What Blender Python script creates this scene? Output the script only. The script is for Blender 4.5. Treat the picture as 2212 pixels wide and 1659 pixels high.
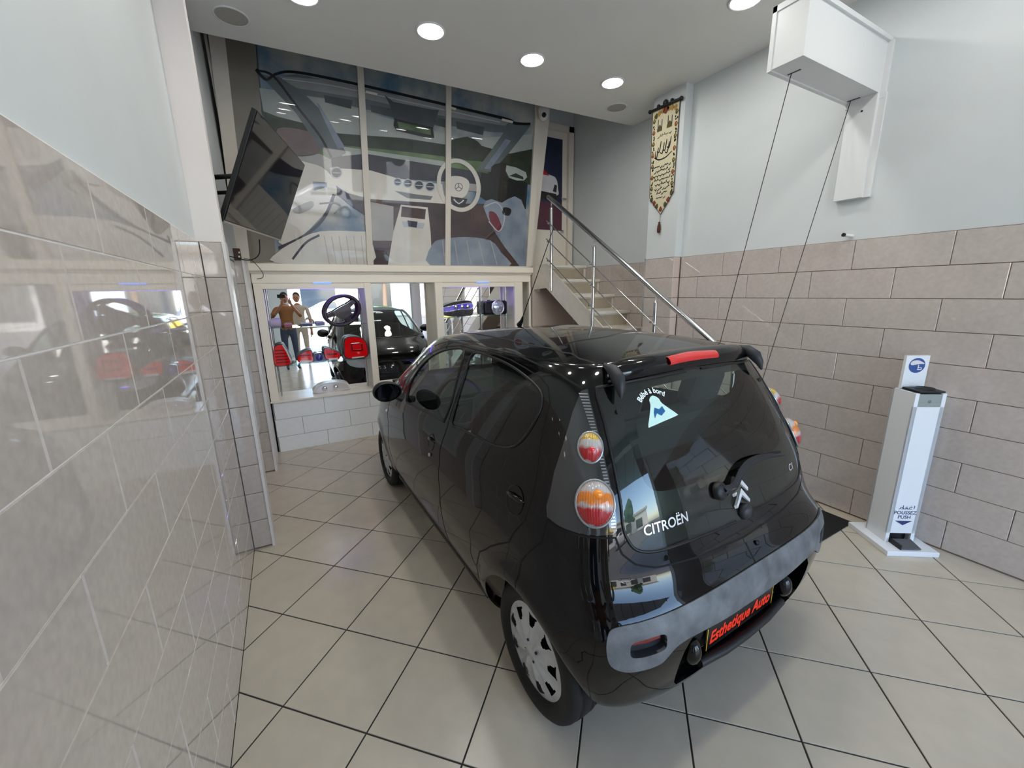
import bpy, bmesh, math, random
import numpy as np
from mathutils import Vector, Matrix, geometry

for _o in list(bpy.data.objects):
    bpy.data.objects.remove(_o, do_unlink=True)
random.seed(7)
SC = bpy.context.scene
COL = SC.collection

# ------------------------------------------------------------------ camera
F_PX, IMG_W, IMG_H = 868.3, 2212.0, 1659.0
CAM = Vector((0.0, 0.0, 1.698))
C_RIGHT = Vector((0.872736, -0.487891, -0.017172))
C_DOWN = Vector((-0.123746, -0.187056, -0.974524))
C_FWD = Vector((0.472249, 0.852627, -0.223625))
cam_data = bpy.data.cameras.new('camera')
cam_data.sensor_fit = 'HORIZONTAL'
cam_data.sensor_width = 36.0
cam_data.lens = F_PX / IMG_W * 36.0
cam_data.clip_start = 0.02
cam_data.clip_end = 400
cam = bpy.data.objects.new('camera', cam_data)
COL.objects.link(cam)
_m = Matrix((C_RIGHT, -C_DOWN, -C_FWD)).transposed().to_4x4()
_m.translation = CAM
cam.matrix_world = _m
SC.camera = cam

# ------------------------------------------------------------------ world, sun, portal, exposure
world = bpy.data.worlds.new('sky_world')
SC.world = world
world.use_nodes = True
_nt = world.node_tree
_sky = _nt.nodes.new('ShaderNodeTexSky')
_sky.sky_type = 'NISHITA'
_sky.sun_disc = False
_sky.sun_elevation = math.radians(52)
_sky.sun_rotation = math.radians(-25)
_nt.links.new(_sky.outputs[0], _nt.nodes['Background'].inputs[0])
_nt.nodes['Background'].inputs[1].default_value = 1.1

sun_d = bpy.data.lights.new('sun', 'SUN')
sun_d.energy = 10.0
sun_d.angle = math.radians(0.6)
sun_d.color = (1.0, 0.95, 0.88)
sun = bpy.data.objects.new('sun', sun_d)
COL.objects.link(sun)
sun.rotation_euler = Vector((0.35, -0.62, -0.9)).to_track_quat('-Z', 'Y').to_euler()   # from behind the building towards the street

por_d = bpy.data.lights.new('shopfront_portal', 'AREA')
por_d.shape = 'RECTANGLE'
por_d.size, por_d.size_y = 3.4, 3.3
por_d.cycles.is_portal = True
por = bpy.data.objects.new('shopfront_portal', por_d)
COL.objects.link(por)
por.location = (1.84, -2.62, 1.66)
por.rotation_euler = Vector((0, 1, 0)).to_track_quat('-Z', 'Y').to_euler()

vs = SC.view_settings
vs.view_transform = 'Standard'
vs.look = 'None'
vs.exposure = 0.82
vs.gamma = 1.0
vs.use_curve_mapping = False
LAMP_STRENGTH = 38.0

# ------------------------------------------------------------------ helpers
def srgb(r, g, b):
    f = lambda c: (c / 255 / 12.92) if c / 255 <= 0.04045 else ((c / 255 + 0.055) / 1.055) ** 2.4
    return (f(r), f(g), f(b))

MATS = {}
def mat(name, col=(.8, .8, .8), rough=.5, metal=0.0, coat=0.0, noise=0.0, nscale=8.0, bump=0.0, bscale=60.0,
        spec=.5, emit=None, estr=0.0, trans=0.0, ior=1.45, col2=None, sheen=0.0, coat_r=.03):
    if name in MATS:
        return MATS[name]
    m = bpy.data.materials.new(name)
    m.use_nodes = True
    nt = m.node_tree
    b = nt.nodes['Principled BSDF']
    b.inputs['Base Color'].default_value = (*col, 1)
    b.inputs['Roughness'].default_value = rough
    b.inputs['Metallic'].default_value = metal
    b.inputs['Coat Weight'].default_value = coat
    b.inputs['Coat Roughness'].default_value = coat_r
    b.inputs['Specular IOR Level'].default_value = spec
    b.inputs['Transmission Weight'].default_value = trans
    b.inputs['IOR'].default_value = ior
    if sheen:
        b.inputs['Sheen Weight'].default_value = sheen
    if emit:
        b.inputs['Emission Color'].default_value = (*emit, 1)
        b.inputs['Emission Strength'].default_value = estr
    if noise > 0 or col2:
        tc = nt.nodes.new('ShaderNodeTexCoord')
        n = nt.nodes.new('ShaderNodeTexNoise')
        n.inputs['Scale'].default_value = nscale
        n.inputs['Detail'].default_value = 5
        nt.links.new(tc.outputs['Object'], n.inputs['Vector'])
        r = nt.nodes.new('ShaderNodeValToRGB')
        c2 = col2 if col2 else tuple(min(1, c * (1 + noise)) for c in col)
        c1 = col if col2 else tuple(c * (1 - noise) for c in col)
        r.color_ramp.elements[0].color = (*c1, 1)
        r.color_ramp.elements[1].color = (*c2, 1)
        r.color_ramp.elements[0].position = .3
        r.color_ramp.elements[1].position = .7
        nt.links.new(n.outputs['Fac'], r.inputs['Fac'])
        nt.links.new(r.outputs['Color'], b.inputs['Base Color'])
    if bump > 0:
        tc = nt.nodes.new('ShaderNodeTexCoord')
        n = nt.nodes.new('ShaderNodeTexNoise')
        n.inputs['Scale'].default_value = bscale
        n.inputs['Detail'].default_value = 4
        nt.links.new(tc.outputs['Object'], n.inputs['Vector'])
        bp = nt.nodes.new('ShaderNodeBump')
        bp.inputs['Strength'].default_value = bump
        bp.inputs['Distance'].default_value = .01
        nt.links.new(n.outputs['Fac'], bp.inputs['Height'])
        nt.links.new(bp.outputs['Normal'], b.inputs['Normal'])
    MATS[name] = m
    return m

def thin_glass(name, tint, gloss=1.0, ior=1.5, rough=0.0):
    """a thin pane: light passes straight through with a tint, the surface mirrors by Fresnel"""
    if name in MATS:
        return MATS[name]
    m = bpy.data.materials.new(name)
    m.use_nodes = True
    nt = m.node_tree
    nt.nodes.remove(nt.nodes['Principled BSDF'])
    out = nt.nodes['Material Output']
    t = nt.nodes.new('ShaderNodeBsdfTransparent')
    t.inputs[0].default_value = (*tint, 1)
    g = nt.nodes.new('ShaderNodeBsdfGlossy')
    g.inputs['Roughness'].default_value = rough
    g.inputs['Color'].default_value = (gloss, gloss, gloss, 1)
    fr = nt.nodes.new('ShaderNodeFresnel')
    ge = nt.nodes.new('ShaderNodeNewGeometry')          # a thin pane mirrors alike from both faces
    mi = nt.nodes.new('ShaderNodeMix')
    mi.inputs['A'].default_value = ior
    mi.inputs['B'].default_value = 1.0 / ior
    nt.links.new(ge.outputs['Backfacing'], mi.inputs['Factor'])
    nt.links.new(mi.outputs['Result'], fr.inputs['IOR'])
    mx = nt.nodes.new('ShaderNodeMixShader')
    nt.links.new(fr.outputs[0], mx.inputs[0])
    nt.links.new(t.outputs[0], mx.inputs[1])
    nt.links.new(g.outputs[0], mx.inputs[2])
    nt.links.new(mx.outputs[0], out.inputs['Surface'])
    MATS[name] = m
    return m

class MB:
    """collects shapes; build() links them as one mesh object"""
    def __init__(self):
        self.v, self.f, self.mi, self.sm, self.mats = [], [], [], [], []
    def _slot(self, m):
        if m not in self.mats:
            self.mats.append(m)
        return self.mats.index(m)
    def add(self, verts, faces, m=None, smooth=False, M=None):
        o = len(self.v)
        self.v += [tuple(M @ Vector(p)) if M else tuple(p) for p in verts]
        k = self._slot(m)
        for f in faces:
            self.f.append(tuple(i + o for i in f)); self.mi.append(k); self.sm.append(smooth)
        return self
    def box(self, c, s, m=None, M=None, bev=0.0):
        x, y, z = s[0] / 2, s[1] / 2, s[2] / 2
        if bev > 0:
            bm = bmesh.new()
            bmesh.ops.create_cube(bm, size=1)
            bmesh.ops.scale(bm, vec=s, verts=bm.verts)
            bmesh.ops.bevel(bm, geom=bm.edges[:], offset=bev, segments=2, affect='EDGES', profile=.5)
            vs_ = [(v.co.x + c[0], v.co.y + c[1], v.co.z + c[2]) for v in bm.verts]
            fs_ = [[v.index for v in f.verts] for f in bm.faces]
            bm.free()
            return self.add(vs_, fs_, m, False, M)
        vs_ = [(c[0] + a * x, c[1] + b * y, c[2] + d * z) for a in (-1, 1) for b in (-1, 1) for d in (-1, 1)]
        fs_ = [(0, 1, 3, 2), (4, 6, 7, 5), (0, 4, 5, 1), (2, 3, 7, 6), (0, 2, 6, 4), (1, 5, 7, 3)]
        return self.add(vs_, fs_, m, False, M)
    def bx(self, x0, x1, y0, y1, z0, z1, m=None, M=None, bev=0.0):
        return self.box(((x0 + x1) / 2, (y0 + y1) / 2, (z0 + z1) / 2), (abs(x1 - x0), abs(y1 - y0), abs(z1 - z0)), m, M, bev)
    def prism(self, poly, d, m=None, M=None, smooth=False):
        """poly: 3-D points of one planar face, d: extrusion vector"""
        n = len(poly); d = Vector(d)
        P = [Vector(p) for p in poly]
        return self.add(P + [p + d for p in P], [tuple(range(n))[::-1], tuple(range(n, 2 * n))] +
                        [(i, (i + 1) % n, n + (i + 1) % n, n + i) for i in range(n)], m, smooth, M)
    def tube(self, path, r, m=None, n=10, M=None, caps=True, closed=False):
        P = [Vector(p) for p in path]
        R = r if isinstance(r, (list, tuple)) else [r] * len(P)
        vs_, fs_ = [], []
        L = len(P)
        up = None
        for i, p in enumerate(P):
            if closed:
                t = P[(i + 1) % L] - P[i - 1]
            else:
                t = P[min(i + 1, L - 1)] - P[max(i - 1, 0)]
            t = t.normalized() if t.length > 1e-9 else Vector((0, 0, 1))
            if up is None:
                up = Vector((0, 0, 1)) if abs(t.z) < .9 else Vector((1, 0, 0))
            u = (up - t * up.dot(t))
            u = u.normalized() if u.length > 1e-6 else t.orthogonal().normalized()
            w = t.cross(u)
            up = u
            for k in range(n):
                a = 2 * math.pi * k / n
                vs_.append(p + (u * math.cos(a) + w * math.sin(a)) * R[i])
        rng = range(L) if closed else range(L - 1)
        for i in rng:
            for k in range(n):
                a, b = i * n + k, i * n + (k + 1) % n
                j = (i + 1) % L
                fs_.append((a, b, j * n + (k + 1) % n, j * n + k))
        self.add(vs_, fs_, m, True, M)
        if caps and not closed:
            self.add(vs_[:n], [tuple(range(n))[::-1]], m, False, M)
            self.add(vs_[-n:], [tuple(range(n))], m, False, M)
        return self
    def lathe(self, prof, m=None, n=32, M=None, smooth=True):
        """prof: (radius, height) pairs round local Z"""
        vs_, fs_ = [], []
        for r, z in prof:
            for k in range(n):
                a = 2 * math.pi * k / n
                vs_.append((r * math.cos(a), r * math.sin(a), z))
        for i in range(len(prof) - 1):
            for k in range(n):
                fs_.append((i * n + k, i * n + (k + 1) % n, (i + 1) * n + (k + 1) % n, (i + 1) * n + k))
        return self.add(vs_, fs_, m, smooth, M)
    def ball(self, c, r, m=None, n=16, k=10, M=None, s=(1, 1, 1)):
        vs_, fs_ = [], []
        for i in range(k + 1):
            t = math.pi * i / k
            for j in range(n):
                a = 2 * math.pi * j / n
                vs_.append((c[0] + r * s[0] * math.sin(t) * math.cos(a), c[1] + r * s[1] * math.sin(t) * math.sin(a), c[2] + r * s[2] * math.cos(t)))
        for i in range(k):
            for j in range(n):
                fs_.append((i * n + j, (i + 1) * n + j, (i + 1) * n + (j + 1) % n, i * n + (j + 1) % n))
        return self.add(vs_, fs_, m, True, M)
    def build(self, name, m=None, parent=None, loc=None):
        me = bpy.data.meshes.new(name)
        me.from_pydata(self.v, [], self.f)
        for mm in self.mats:
            me.materials.append(mm if mm else m)
        me.polygons.foreach_set('material_index', self.mi)
        me.polygons.foreach_set('use_smooth', self.sm)
        me.update()
        return link(name, me, parent, loc)

def link(name, me, parent=None, loc=None):
    o = bpy.data.objects.new(name, me)
    COL.objects.link(o)
    if parent is not None:
        o.parent = parent
        if loc is None and parent.get('_world'):
            o.matrix_parent_inverse = Matrix.Translation(-parent.location)
    if loc is not None:
        o.location = loc
    return o

def tag(o, label, cat, group=None):
    o['label'] = label; o['category'] = cat
    if group:
        o['group'] = group
    return o

def thing(name, label, cat, loc=(0, 0, 0), rotz=0.0, group=None, world_coords=True):
    o = bpy.data.objects.new(name, None)
    COL.objects.link(o)
    o.empty_display_size = .1
    o.location = loc
    o.rotation_euler = (0, 0, rotz)
    if world_coords:
        o['_world'] = 1
    return tag(o, label, cat, group)

def struct(o, label=None):
    o['kind'] = 'structure'
    if label:
        o['label'] = label
    return o

def copy_tree(o, parent=None):
    c = o.copy(); COL.objects.link(c)
    if parent is not None:
        c.parent = parent
    for ch in list(o.children):
        copy_tree(ch, c)
    return c

def px_ray(px, py):
    d = C_RIGHT * ((px - IMG_W / 2) / F_PX) + C_DOWN * ((py - IMG_H / 2) / F_PX) + C_FWD
    return d
def px_plane(px, py, p0, n):
    """the point of a real plane (a wall, a print) that was measured at this place of the photograph"""
    d = px_ray(px, py)
    return CAM + d * ((Vector(p0) - CAM).dot(n) / d.dot(n))

def text_mesh(s, size=1.0, align='LEFT', shear=0.0, bold=0.0, spacing=1.0):
    cu = bpy.data.curves.new('lettering', 'FONT')
    cu.body = s; cu.size = size; cu.align_x = align; cu.shear = shear
    cu.offset = bold; cu.resolution_u = 3; cu.space_character = spacing
    ob = bpy.data.objects.new('lettering', cu)
    COL.objects.link(ob)
    dg = bpy.context.evaluated_depsgraph_get()
    me = ob.evaluated_get(dg).to_mesh()
    V = [v.co.copy() for v in me.vertices]; Fc = [tuple(p.vertices) for p in me.polygons]
    ob.evaluated_get(dg).to_mesh_clear()
    bpy.data.objects.remove(ob, do_unlink=True)
    bpy.data.curves.remove(cu)
    return V, Fc

def spline(pts, n=8, closed=True):
    """Catmull-Rom through points of any dimension"""
    P = np.array(pts, float); L = len(P); out = []
    rng = range(L) if closed else range(L - 1)
    for i in rng:
        if closed:
            a, b, c, d = P[i - 1], P[i], P[(i + 1) % L], P[(i + 2) % L]
        else:
            a, b, c, d = P[max(i - 1, 0)], P[i], P[i + 1], P[min(i + 2, L - 1)]
        for k in range(n):
            t = k / n
            out.append(.5 * (2 * b + (c - a) * t + (2 * a - 5 * b + 4 * c - d) * t * t + (3 * b - a - 3 * c + d) * t ** 3))
    if not closed:
        out.append(P[-1])
    return np.array(out)
# ------------------------------------------------------------------ materials of the room
M_WHITE = mat('white_paint', srgb(212, 217, 217), .55, noise=.02, nscale=3)
M_WARM = mat('warm_white_paint', srgb(238, 231, 227), .5, noise=.02, nscale=3)
M_CEIL = mat('ceiling_paint', srgb(232, 231, 226), .7, noise=.02, nscale=2)
M_TILE = mat('wall_tile_glaze', srgb(196, 185, 177), .035, noise=.07, nscale=38, spec=.7, coat=.5, coat_r=.02)
M_GROUT_L = mat('light_grout', srgb(236, 232, 228), .8)
M_GROUT_R = mat('brown_grout', srgb(128, 112, 102), .8)
M_WTILE = mat('white_tile_glaze', srgb(240, 242, 242), .12, noise=.02, nscale=20)
M_WGROUT = mat('white_tile_grout', srgb(150, 152, 152), .8)
M_FLOOR = mat('floor_tile', srgb(196, 186, 168), .22, noise=.05, nscale=9, bump=.02, bscale=90)
M_FGROUT = mat('floor_grout', srgb(52, 48, 44), .85)
M_TRIM = mat('white_pvc_trim', srgb(228, 224, 222), .3)
M_CREAM = mat('cream_aluminium', srgb(224, 216, 203), .35, noise=.015, nscale=4)
M_CREAM2 = mat('cream_lacquer', srgb(250, 240, 224), .28)
M_STEEL = mat('brushed_steel', srgb(205, 206, 208), .18, metal=1.0)
M_BLACKP = mat('black_plastic', srgb(22, 22, 24), .45)
M_RUBBER = mat('black_rubber', srgb(16, 16, 17), .7, bump=.15, bscale=120)

X_L, X_R, Y_B, Y_F, Z_C = -.38, 3.56, 4.94, -2.6, 3.54

# ------------------------------------------------------------------ tile builders
_tile_cache = {}
def tile_mesh(poly, th, m, key=None, ch=.0025):
    """poly in local XY, face at z = th with a chamfered edge"""
    if key and key in _tile_cache:
        return _tile_cache[key]
    n = len(poly)
    cx = sum(p[0] for p in poly) / n; cy = sum(p[1] for p in poly) / n
    def inset(p):
        dx, dy = cx - p[0], cy - p[1]; L = math.hypot(dx, dy) or 1
        k = min(ch * 1.4, L * .3)
        return (p[0] + dx / L * k, p[1] + dy / L * k, th)
    vs_ = [(p[0], p[1], 0) for p in poly] + [(p[0], p[1], th - ch) for p in poly] + [inset(p) for p in poly]
    fs_ = []
    for i in range(n):
        j = (i + 1) % n
        fs_ += [(i, j, n + j, n + i), (n + i, n + j, 2 * n + j, 2 * n + i)]
    fs_.append(tuple(range(2 * n, 3 * n)))
    me = bpy.data.meshes.new('tile')
    me.from_pydata(vs_, [], fs_); me.materials.append(m); me.update()
    if key:
        _tile_cache[key] = me
    return me

def clip_poly(poly, x0, x1, y0, y1):
    for ax, lim, sg in ((0, x0, 1), (0, x1, -1), (1, y0, 1), (1, y1, -1)):
        out = []
        for i in range(len(poly)):
            a, b = poly[i - 1], poly[i]
            ia, ib = (a[ax] - lim) * sg >= 0, (b[ax] - lim) * sg >= 0
            if ia != ib:
                t = (lim - a[ax]) / (b[ax] - a[ax])
                out.append((a[0] + (b[0] - a[0]) * t, a[1] + (b[1] - a[1]) * t))
            if ib:
                out.append(b)
        poly = out
        if not poly:
            return []
    return poly

def wall_tiles(parent, origin, ux, nrm, u0, u1, m, z0=.01, rows=10, h=.2, pitch=.495, off=(.94, 1.19), th=.008, gap=.0035, name='tile', zmax=None):
    """running-bond tiles on a vertical face; u runs along ux from origin"""
    ux = Vector(ux); nrm = Vector(nrm); uz = Vector((0, 0, 1))
    for r in range(rows):
        k = rows - 1 - r
        zb, zt = z0 + k * h + gap / 2, z0 + (k + 1) * h - gap / 2
        if zmax and zb >= zmax:
            continue
        a = off[r % 2]
        n0 = math.floor((u0 - a) / pitch) - 1
        while True:
            s, e = a + n0 * pitch + gap / 2, a + (n0 + 1) * pitch - gap / 2
            n0 += 1
            if s > u1:
                break
            s, e = max(s, u0), min(e, u1)
            if e - s < .012:
                continue
            w = e - s; hh = zt - zb
            key = (round(w, 3), round(hh, 3), m.name, th)
            me = tile_mesh([(-w / 2, -hh / 2), (w / 2, -hh / 2), (w / 2, hh / 2), (-w / 2, hh / 2)], th, m, key)
            o = bpy.data.objects.new(name, me); COL.objects.link(o)
            R = Matrix((ux, uz, nrm)).transposed()
            if R.determinant() < 0:
                R = Matrix((-ux, uz, nrm)).transposed()
            mw = R.to_4x4(); mw.translation = Vector(origin) + ux * ((s + e) / 2) + uz * ((zb + zt) / 2)
            o.parent = parent
            o.matrix_world = mw

# ------------------------------------------------------------------ floor with its diagonal tiles
fl = MB().bx(X_L - .25, 4.05, Y_F, 5.5, -.12, -.004, M_FGROUT).build('floor')
struct(fl, 'diagonally laid beige floor tiles with dark joints')
S_T, FX, FY = .41, -.2125, 1.674
A45 = math.sqrt(.5)
for i in range(-22, 22):
    for j in range(-22, 22):
        g = .0035
        quad = []
        for a, b in ((i * S_T + g, j * S_T + g), ((i + 1) * S_T - g, j * S_T + g), ((i + 1) * S_T - g, (j + 1) * S_T - g), (i * S_T + g, (j + 1) * S_T - g)):
            quad.append((FX + (a + b) * A45, FY + (-a + b) * A45))
        full = quad
        q = clip_poly(quad, X_L, 3.80, Y_F, Y_B + .02)
        if len(q) < 3:
            continue
        cx = sum(p[0] for p in q) / len(q); cy = sum(p[1] for p in q) / len(q)
        area = abs(sum(q[k - 1][0] * q[k][1] - q[k][0] * q[k - 1][1] for k in range(len(q)))) / 2
        if area < .0008:
            continue
        loc = [(p[0] - cx, p[1] - cy) for p in q]
        me = tile_mesh(loc, .004, M_FLOOR, 'floor_full' if area > .1620 and len(q) == 4 else None, ch=.0012)
        o = bpy.data.objects.new('tile', me); COL.objects.link(o)
        o.parent = fl; o.location = (cx, cy, -.004)

# ------------------------------------------------------------------ left wall, its pillar and the recess behind it
wl = MB().bx(X_L - .25, X_L - .003, Y_F, 3.0, 0, 2.012, M_GROUT_L).bx(X_L - .25, X_L - .015, Y_F, 3.02, 2.012, 3.7, M_WHITE).build('wall_left')
struct(wl, 'left wall, glossy beige tiles below, white paint above')
wall_tiles(wl, (X_L - .003, 0, 0), (0, 1, 0), (1, 0, 0), -1.6, 2.992, M_TILE, th=.003)
pl = MB().bx(X_L - .25, -.268, 3.008, 3.12, 0, 2.012, M_GROUT_R).bx(X_L - .25, -.262, 3.02, 3.12, 2.012, 3.7, M_WARM).build('pillar_left')
struct(pl, 'left pillar with tiled foot and white shaft')
wall_tiles(pl, (0, 3.008, 0), (1, 0, 0), (0, -1, 0), X_L + .002, -.272, M_TILE, off=(-.4, -.4), pitch=.2)
tr = MB().bx(-.272, -.255, 2.992, 3.012, 0, 2.015, M_TRIM).bx(-.268, -.255, 3.012, 3.12, 0, 2.015, M_TRIM).build('trim_1')
struct(tr, 'white corner trim of the left pillar')
# recess wall between the pillars with a white sliding cabinet front
rw = MB().bx(-.63, -.345, 3.12, 4.42, 0, 2.0, M_TILE).bx(-.63, -.325, 3.12, 5.5, 2.0, 4.6, M_WHITE).build('wall_recess')
struct(rw, 'narrow recess wall behind the left pillar')
cab = thing('side_cabinet', 'white framed glass side cabinet in the recess behind the left pillar', 'cabinet', (-.34, 3.9, .5))
MB().bx(-.345, -.333, 3.45, 4.38, .50, 1.99, M_TRIM).build('door_leaf', parent=cab)
MB().bx(-.333, -.331, 3.52, 4.30, .57, 1.92, mat('pale_frosted_glass', srgb(205, 220, 214), .08)).build('pane', parent=cab)
MB().tube([(-.331, 3.62, 1.0), (-.312, 3.62, 1.02), (-.312, 3.62, 1.14), (-.331, 3.62, 1.16)], .007, M_TRIM).build('handle', parent=cab)
p2 = MB().bx(-.63, -.268, 4.408, 5.34, 0, 2.01, M_GROUT_R).build('pillar_recess')
struct(p2, 'narrow tiled pier beside the display cabinet')
wall_tiles(p2, (0, 4.408, 0), (1, 0, 0), (0, -1, 0), -.36, -.274, M_TILE, off=(-.5, -.5), pitch=.3)
struct(MB().bx(-.274, -.254, 4.39, 4.41, 0, 2.02, M_TRIM).bx(-.268, -.254, 4.41, 4.946, 0, 2.02, M_TRIM).build('trim_2'), 'white corner trim of the narrow pier')

# ------------------------------------------------------------------ right wall, pillar, wall behind the stairs
wr = MB().bx(X_R + .008, 4.0, Y_F, 2.90, 0, 2.012, M_GROUT_R).bx(X_R + .012, 4.0, Y_F, 2.90, 2.012, 3.7, M_WHITE).build('wall_right')
struct(wr, 'right wall, beige tiles below, white paint above')
wall_tiles(wr, (X_R + .008, 0, 0), (0, 1, 0), (-1, 0, 0), -1.6, 2.86, M_TILE, off=(.92, 1.17))
pr_ = MB().bx(3.478, 4.0, 2.878, 3.245, 0, 2.012, M_GROUT_R).bx(3.474, 4.0, 2.872, 3.245, 2.012, 3.7, M_WHITE).build('pillar_right')
struct(pr_, 'right pillar with tiled foot and white shaft')
wall_tiles(pr_, (3.478, 0, 0), (0, 1, 0), (-1, 0, 0), 2.874, 3.24, M_TILE, off=(2.87, 2.87), pitch=.5)
wall_tiles(pr_, (0, 2.878, 0), (1, 0, 0), (0, -1, 0), 3.474, 3.56, mat('pink_tile_edge', srgb(205, 188, 178), .15), off=(3.4, 3.4), pitch=.5)
struct(MB().bx(3.464, 3.474, 3.236, 3.25, 0, 2.02, M_STEEL).build('trim_3'), 'metal corner strip of the right pillar')
ws = MB().bx(3.786, 4.0, 3.245, 5.2, 0, 2.012, M_GROUT_R).bx(3.79, 4.0, 3.245, 5.5, 2.012, 4.6, M_WHITE).build('wall_stair')
struct(ws, 'wall behind the stairs, beige tiles below, white paint above')
wall_tiles(ws, (3.786, 0, 0), (0, 1, 0), (-1, 0, 0), 3.25, 4.93, M_TILE, off=(3.62, 3.37))

# ------------------------------------------------------------------ back and front walls, ceiling
struct(MB().bx(3.0, 3.79, 4.975, 5.02, 3.86, 4.46, M_WHITE).build('wall_over_door'), 'white wall above the door')
wb = MB().bx(-.63, 4.0, 5.34, 5.5, 0, 4.6, M_WHITE).build('wall_back')
struct(wb, 'back wall behind the display cabinet')
wf = MB().bx(-.63, .14, Y_F - .2, Y_F, 0, 3.7, M_WHITE).bx(X_R - .02, 4.0, Y_F - .2, Y_F, 0, 3.7, M_WHITE).bx(.14, X_R - .02, Y_F - .2, Y_F, 3.32, 3.7, M_WHITE).build('wall_front')
struct(wf, 'shop front wall round the open entrance')
# lowered ceiling ends just before the picture window; a taller void lies behind it
ce = MB()
edge = [(-.63, 4.015), (-.216, 4.0), (.79, 3.95), (2.51, 3.885), (4.0, 3.83)]
poly = [(-.63, Y_F - .2, Z_C), (4.0, Y_F - .2, Z_C)] + [(x, y, Z_C) for x, y in edge[::-1]]
ce.prism(poly, (0, 0, .16), M_CEIL)
ce.bx(-.63, 4.0, 3.6, 5.5, 4.45, 4.6, M_CEIL)
ce.bx(-.63, 4.0, 3.6, 3.7, 3.7, 4.5, M_WHITE)
struct(ce.build('ceiling'), 'flat painted ceiling')

# ------------------------------------------------------------------ round ceiling lights and loudspeakers
M_LED = mat('led_diffuser', (1, 1, 1), .5, emit=(1.0, .985, .95), estr=LAMP_STRENGTH)
M_LRING = mat('lamp_ring', srgb(236, 236, 234), .35)
lamp_spots = []
for r, y in enumerate((3.2, 1.97, .74)):
    for c, x in enumerate((.34, 1.17, 2.02, 2.87)):
        lamp_spots.append((x + (.025 if r else 0), y + (.05 - .02 * c if r == 0 else 0), r, c))
ring = MB().lathe([(.104, 0), (.108, -.006), (.098, -.010), (.090, -.006)], M_LRING, 32)
disc = MB().lathe([(.0905, -.0065), (.0, -.0065)], M_LED, 32, smooth=False)
proto = None
side = ['nearest the left wall', 'second from left wall', 'third from left wall', 'nearest the right wall']
row = ['before the picture window', 'over the car roof', 'behind the car', 'behind the camera', 'at the shop front']
for x, y, r, c in lamp_spots:
    if proto is None:
        t = thing('ceiling_light', '', 'light', (x, y, Z_C), world_coords=False)
        ring.build('ring', parent=t); disc.build('diffuser', parent=t)
        proto = t
    else:
        t = copy_tree(proto); t.location = (x, y, Z_C)
    tag(t, 'round lit ceiling light %s, row %s' % (side[c], row[r]), 'light', 'round ceiling lights')
M_SPK = mat('speaker_grille', srgb(176, 172, 164), .7, bump=.3, bscale=300)
for x, y, lab in ((-.064, 3.695, 'flush grey round ceiling loudspeaker near the left pillar'), (3.266, 3.556, 'flush grey round ceiling loudspeaker above the stairs')):
    t = thing('ceiling_loudspeaker', lab, 'loudspeaker', (x, y, Z_C), world_coords=False, group='ceiling loudspeakers')
    MB().lathe([(.108, 0), (.11, -.004), (.10, -.007), (.096, -.004)], M_LRING, 28).build('ring', parent=t)
    MB().lathe([(.096, -.0045), (0, -.0055)], M_SPK, 28).build('grille', parent=t)
# ------------------------------------------------------------------ mirrored display cabinet under the picture window
M_MIRROR = mat('mirror_silver', (.93, .94, .93), .0, metal=1.0)
M_SHELF = thin_glass('shelf_glass', (.86, .95, .92), ior=1.5)
M_SGLASS = thin_glass('sliding_glass', (.97, .985, .98), ior=1.35)
Y_M = 5.16       # mirror plane
dsp = thing('display_cabinet', 'cream display cabinet with mirrored niches and glass shelves', 'cabinet', (1.4, 5.05, 0))
MB().bx(-.24, 3.05, 4.948, 5.33, 0, .566, M_WGROUT).build('base', parent=dsp)
base = [o for o in dsp.children if o.name.startswith('base')][0]
wall_tiles(base, (0, 4.948, 0), (1, 0, 0), (0, -1, 0), -.235, 3.045, M_WTILE, z0=-.03, rows=3, off=(.27, .03), pitch=.5)
MB().bx(-.25, 3.06, 4.925, 5.33, .566, .582, M_CREAM2).build('sill', parent=dsp)
MB().bx(-.25, 3.06, 4.93, 5.33, 1.826, 1.95, M_CREAM2, bev=.006).build('lintel', parent=dsp)
MB().bx(-.27, 3.08, 4.895, 5.0, 1.945, 2.02, M_CREAM2, bev=.008).bx(-.262, 3.07, 4.915, 5.0, 1.925, 1.945, M_CREAM).build('cornice', parent=dsp)
MB().bx(-.24, 3.05, Y_M, Y_M + .012, .582, 1.826, M_MIRROR).build('mirror', parent=dsp)
for x0, x1 in ((-.245, -.165), (.83, .905), (1.665, 1.76), (2.80, 2.925), (3.03, 3.06)):
    MB().bx(x0, x1, 4.93, 4.97, .582, 1.826, M_CREAM2, bev=.004).bx(x0 + .01, x1 - .01, 4.97, Y_M, .582, 1.826, M_CREAM).build('post', parent=dsp)
for x0, x1 in ((-.165, .83), (1.76, 2.80)):
    MB().bx(x0, x1, 4.94, 4.965, 1.768, 1.826, M_CREAM2).build('rail', parent=dsp)
SH = {'a': (1.366, -.165, .83), 'b': (.955, -.165, .83), 'c': (1.386, 1.76, 2.80), 'd': (1.386, 2.925, 3.03)}
for k, (z, x0, x1) in SH.items():
    MB().bx(x0 + .004, x1 - .004, 4.985, Y_M - .004, z - .008, z, M_SHELF).build('shelf', parent=dsp)
for x in (-.14, .80, 1.79, 2.77, 2.38):
    MB().tube([(x, Y_M - .02, .585), (x, Y_M - .02, 1.82)], .009, M_STEEL).build('upright', parent=dsp)
M_PURPLE = mat('violet_led', (0, 0, 0), .5, emit=(.18, .12, 1.0), estr=14)
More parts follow.
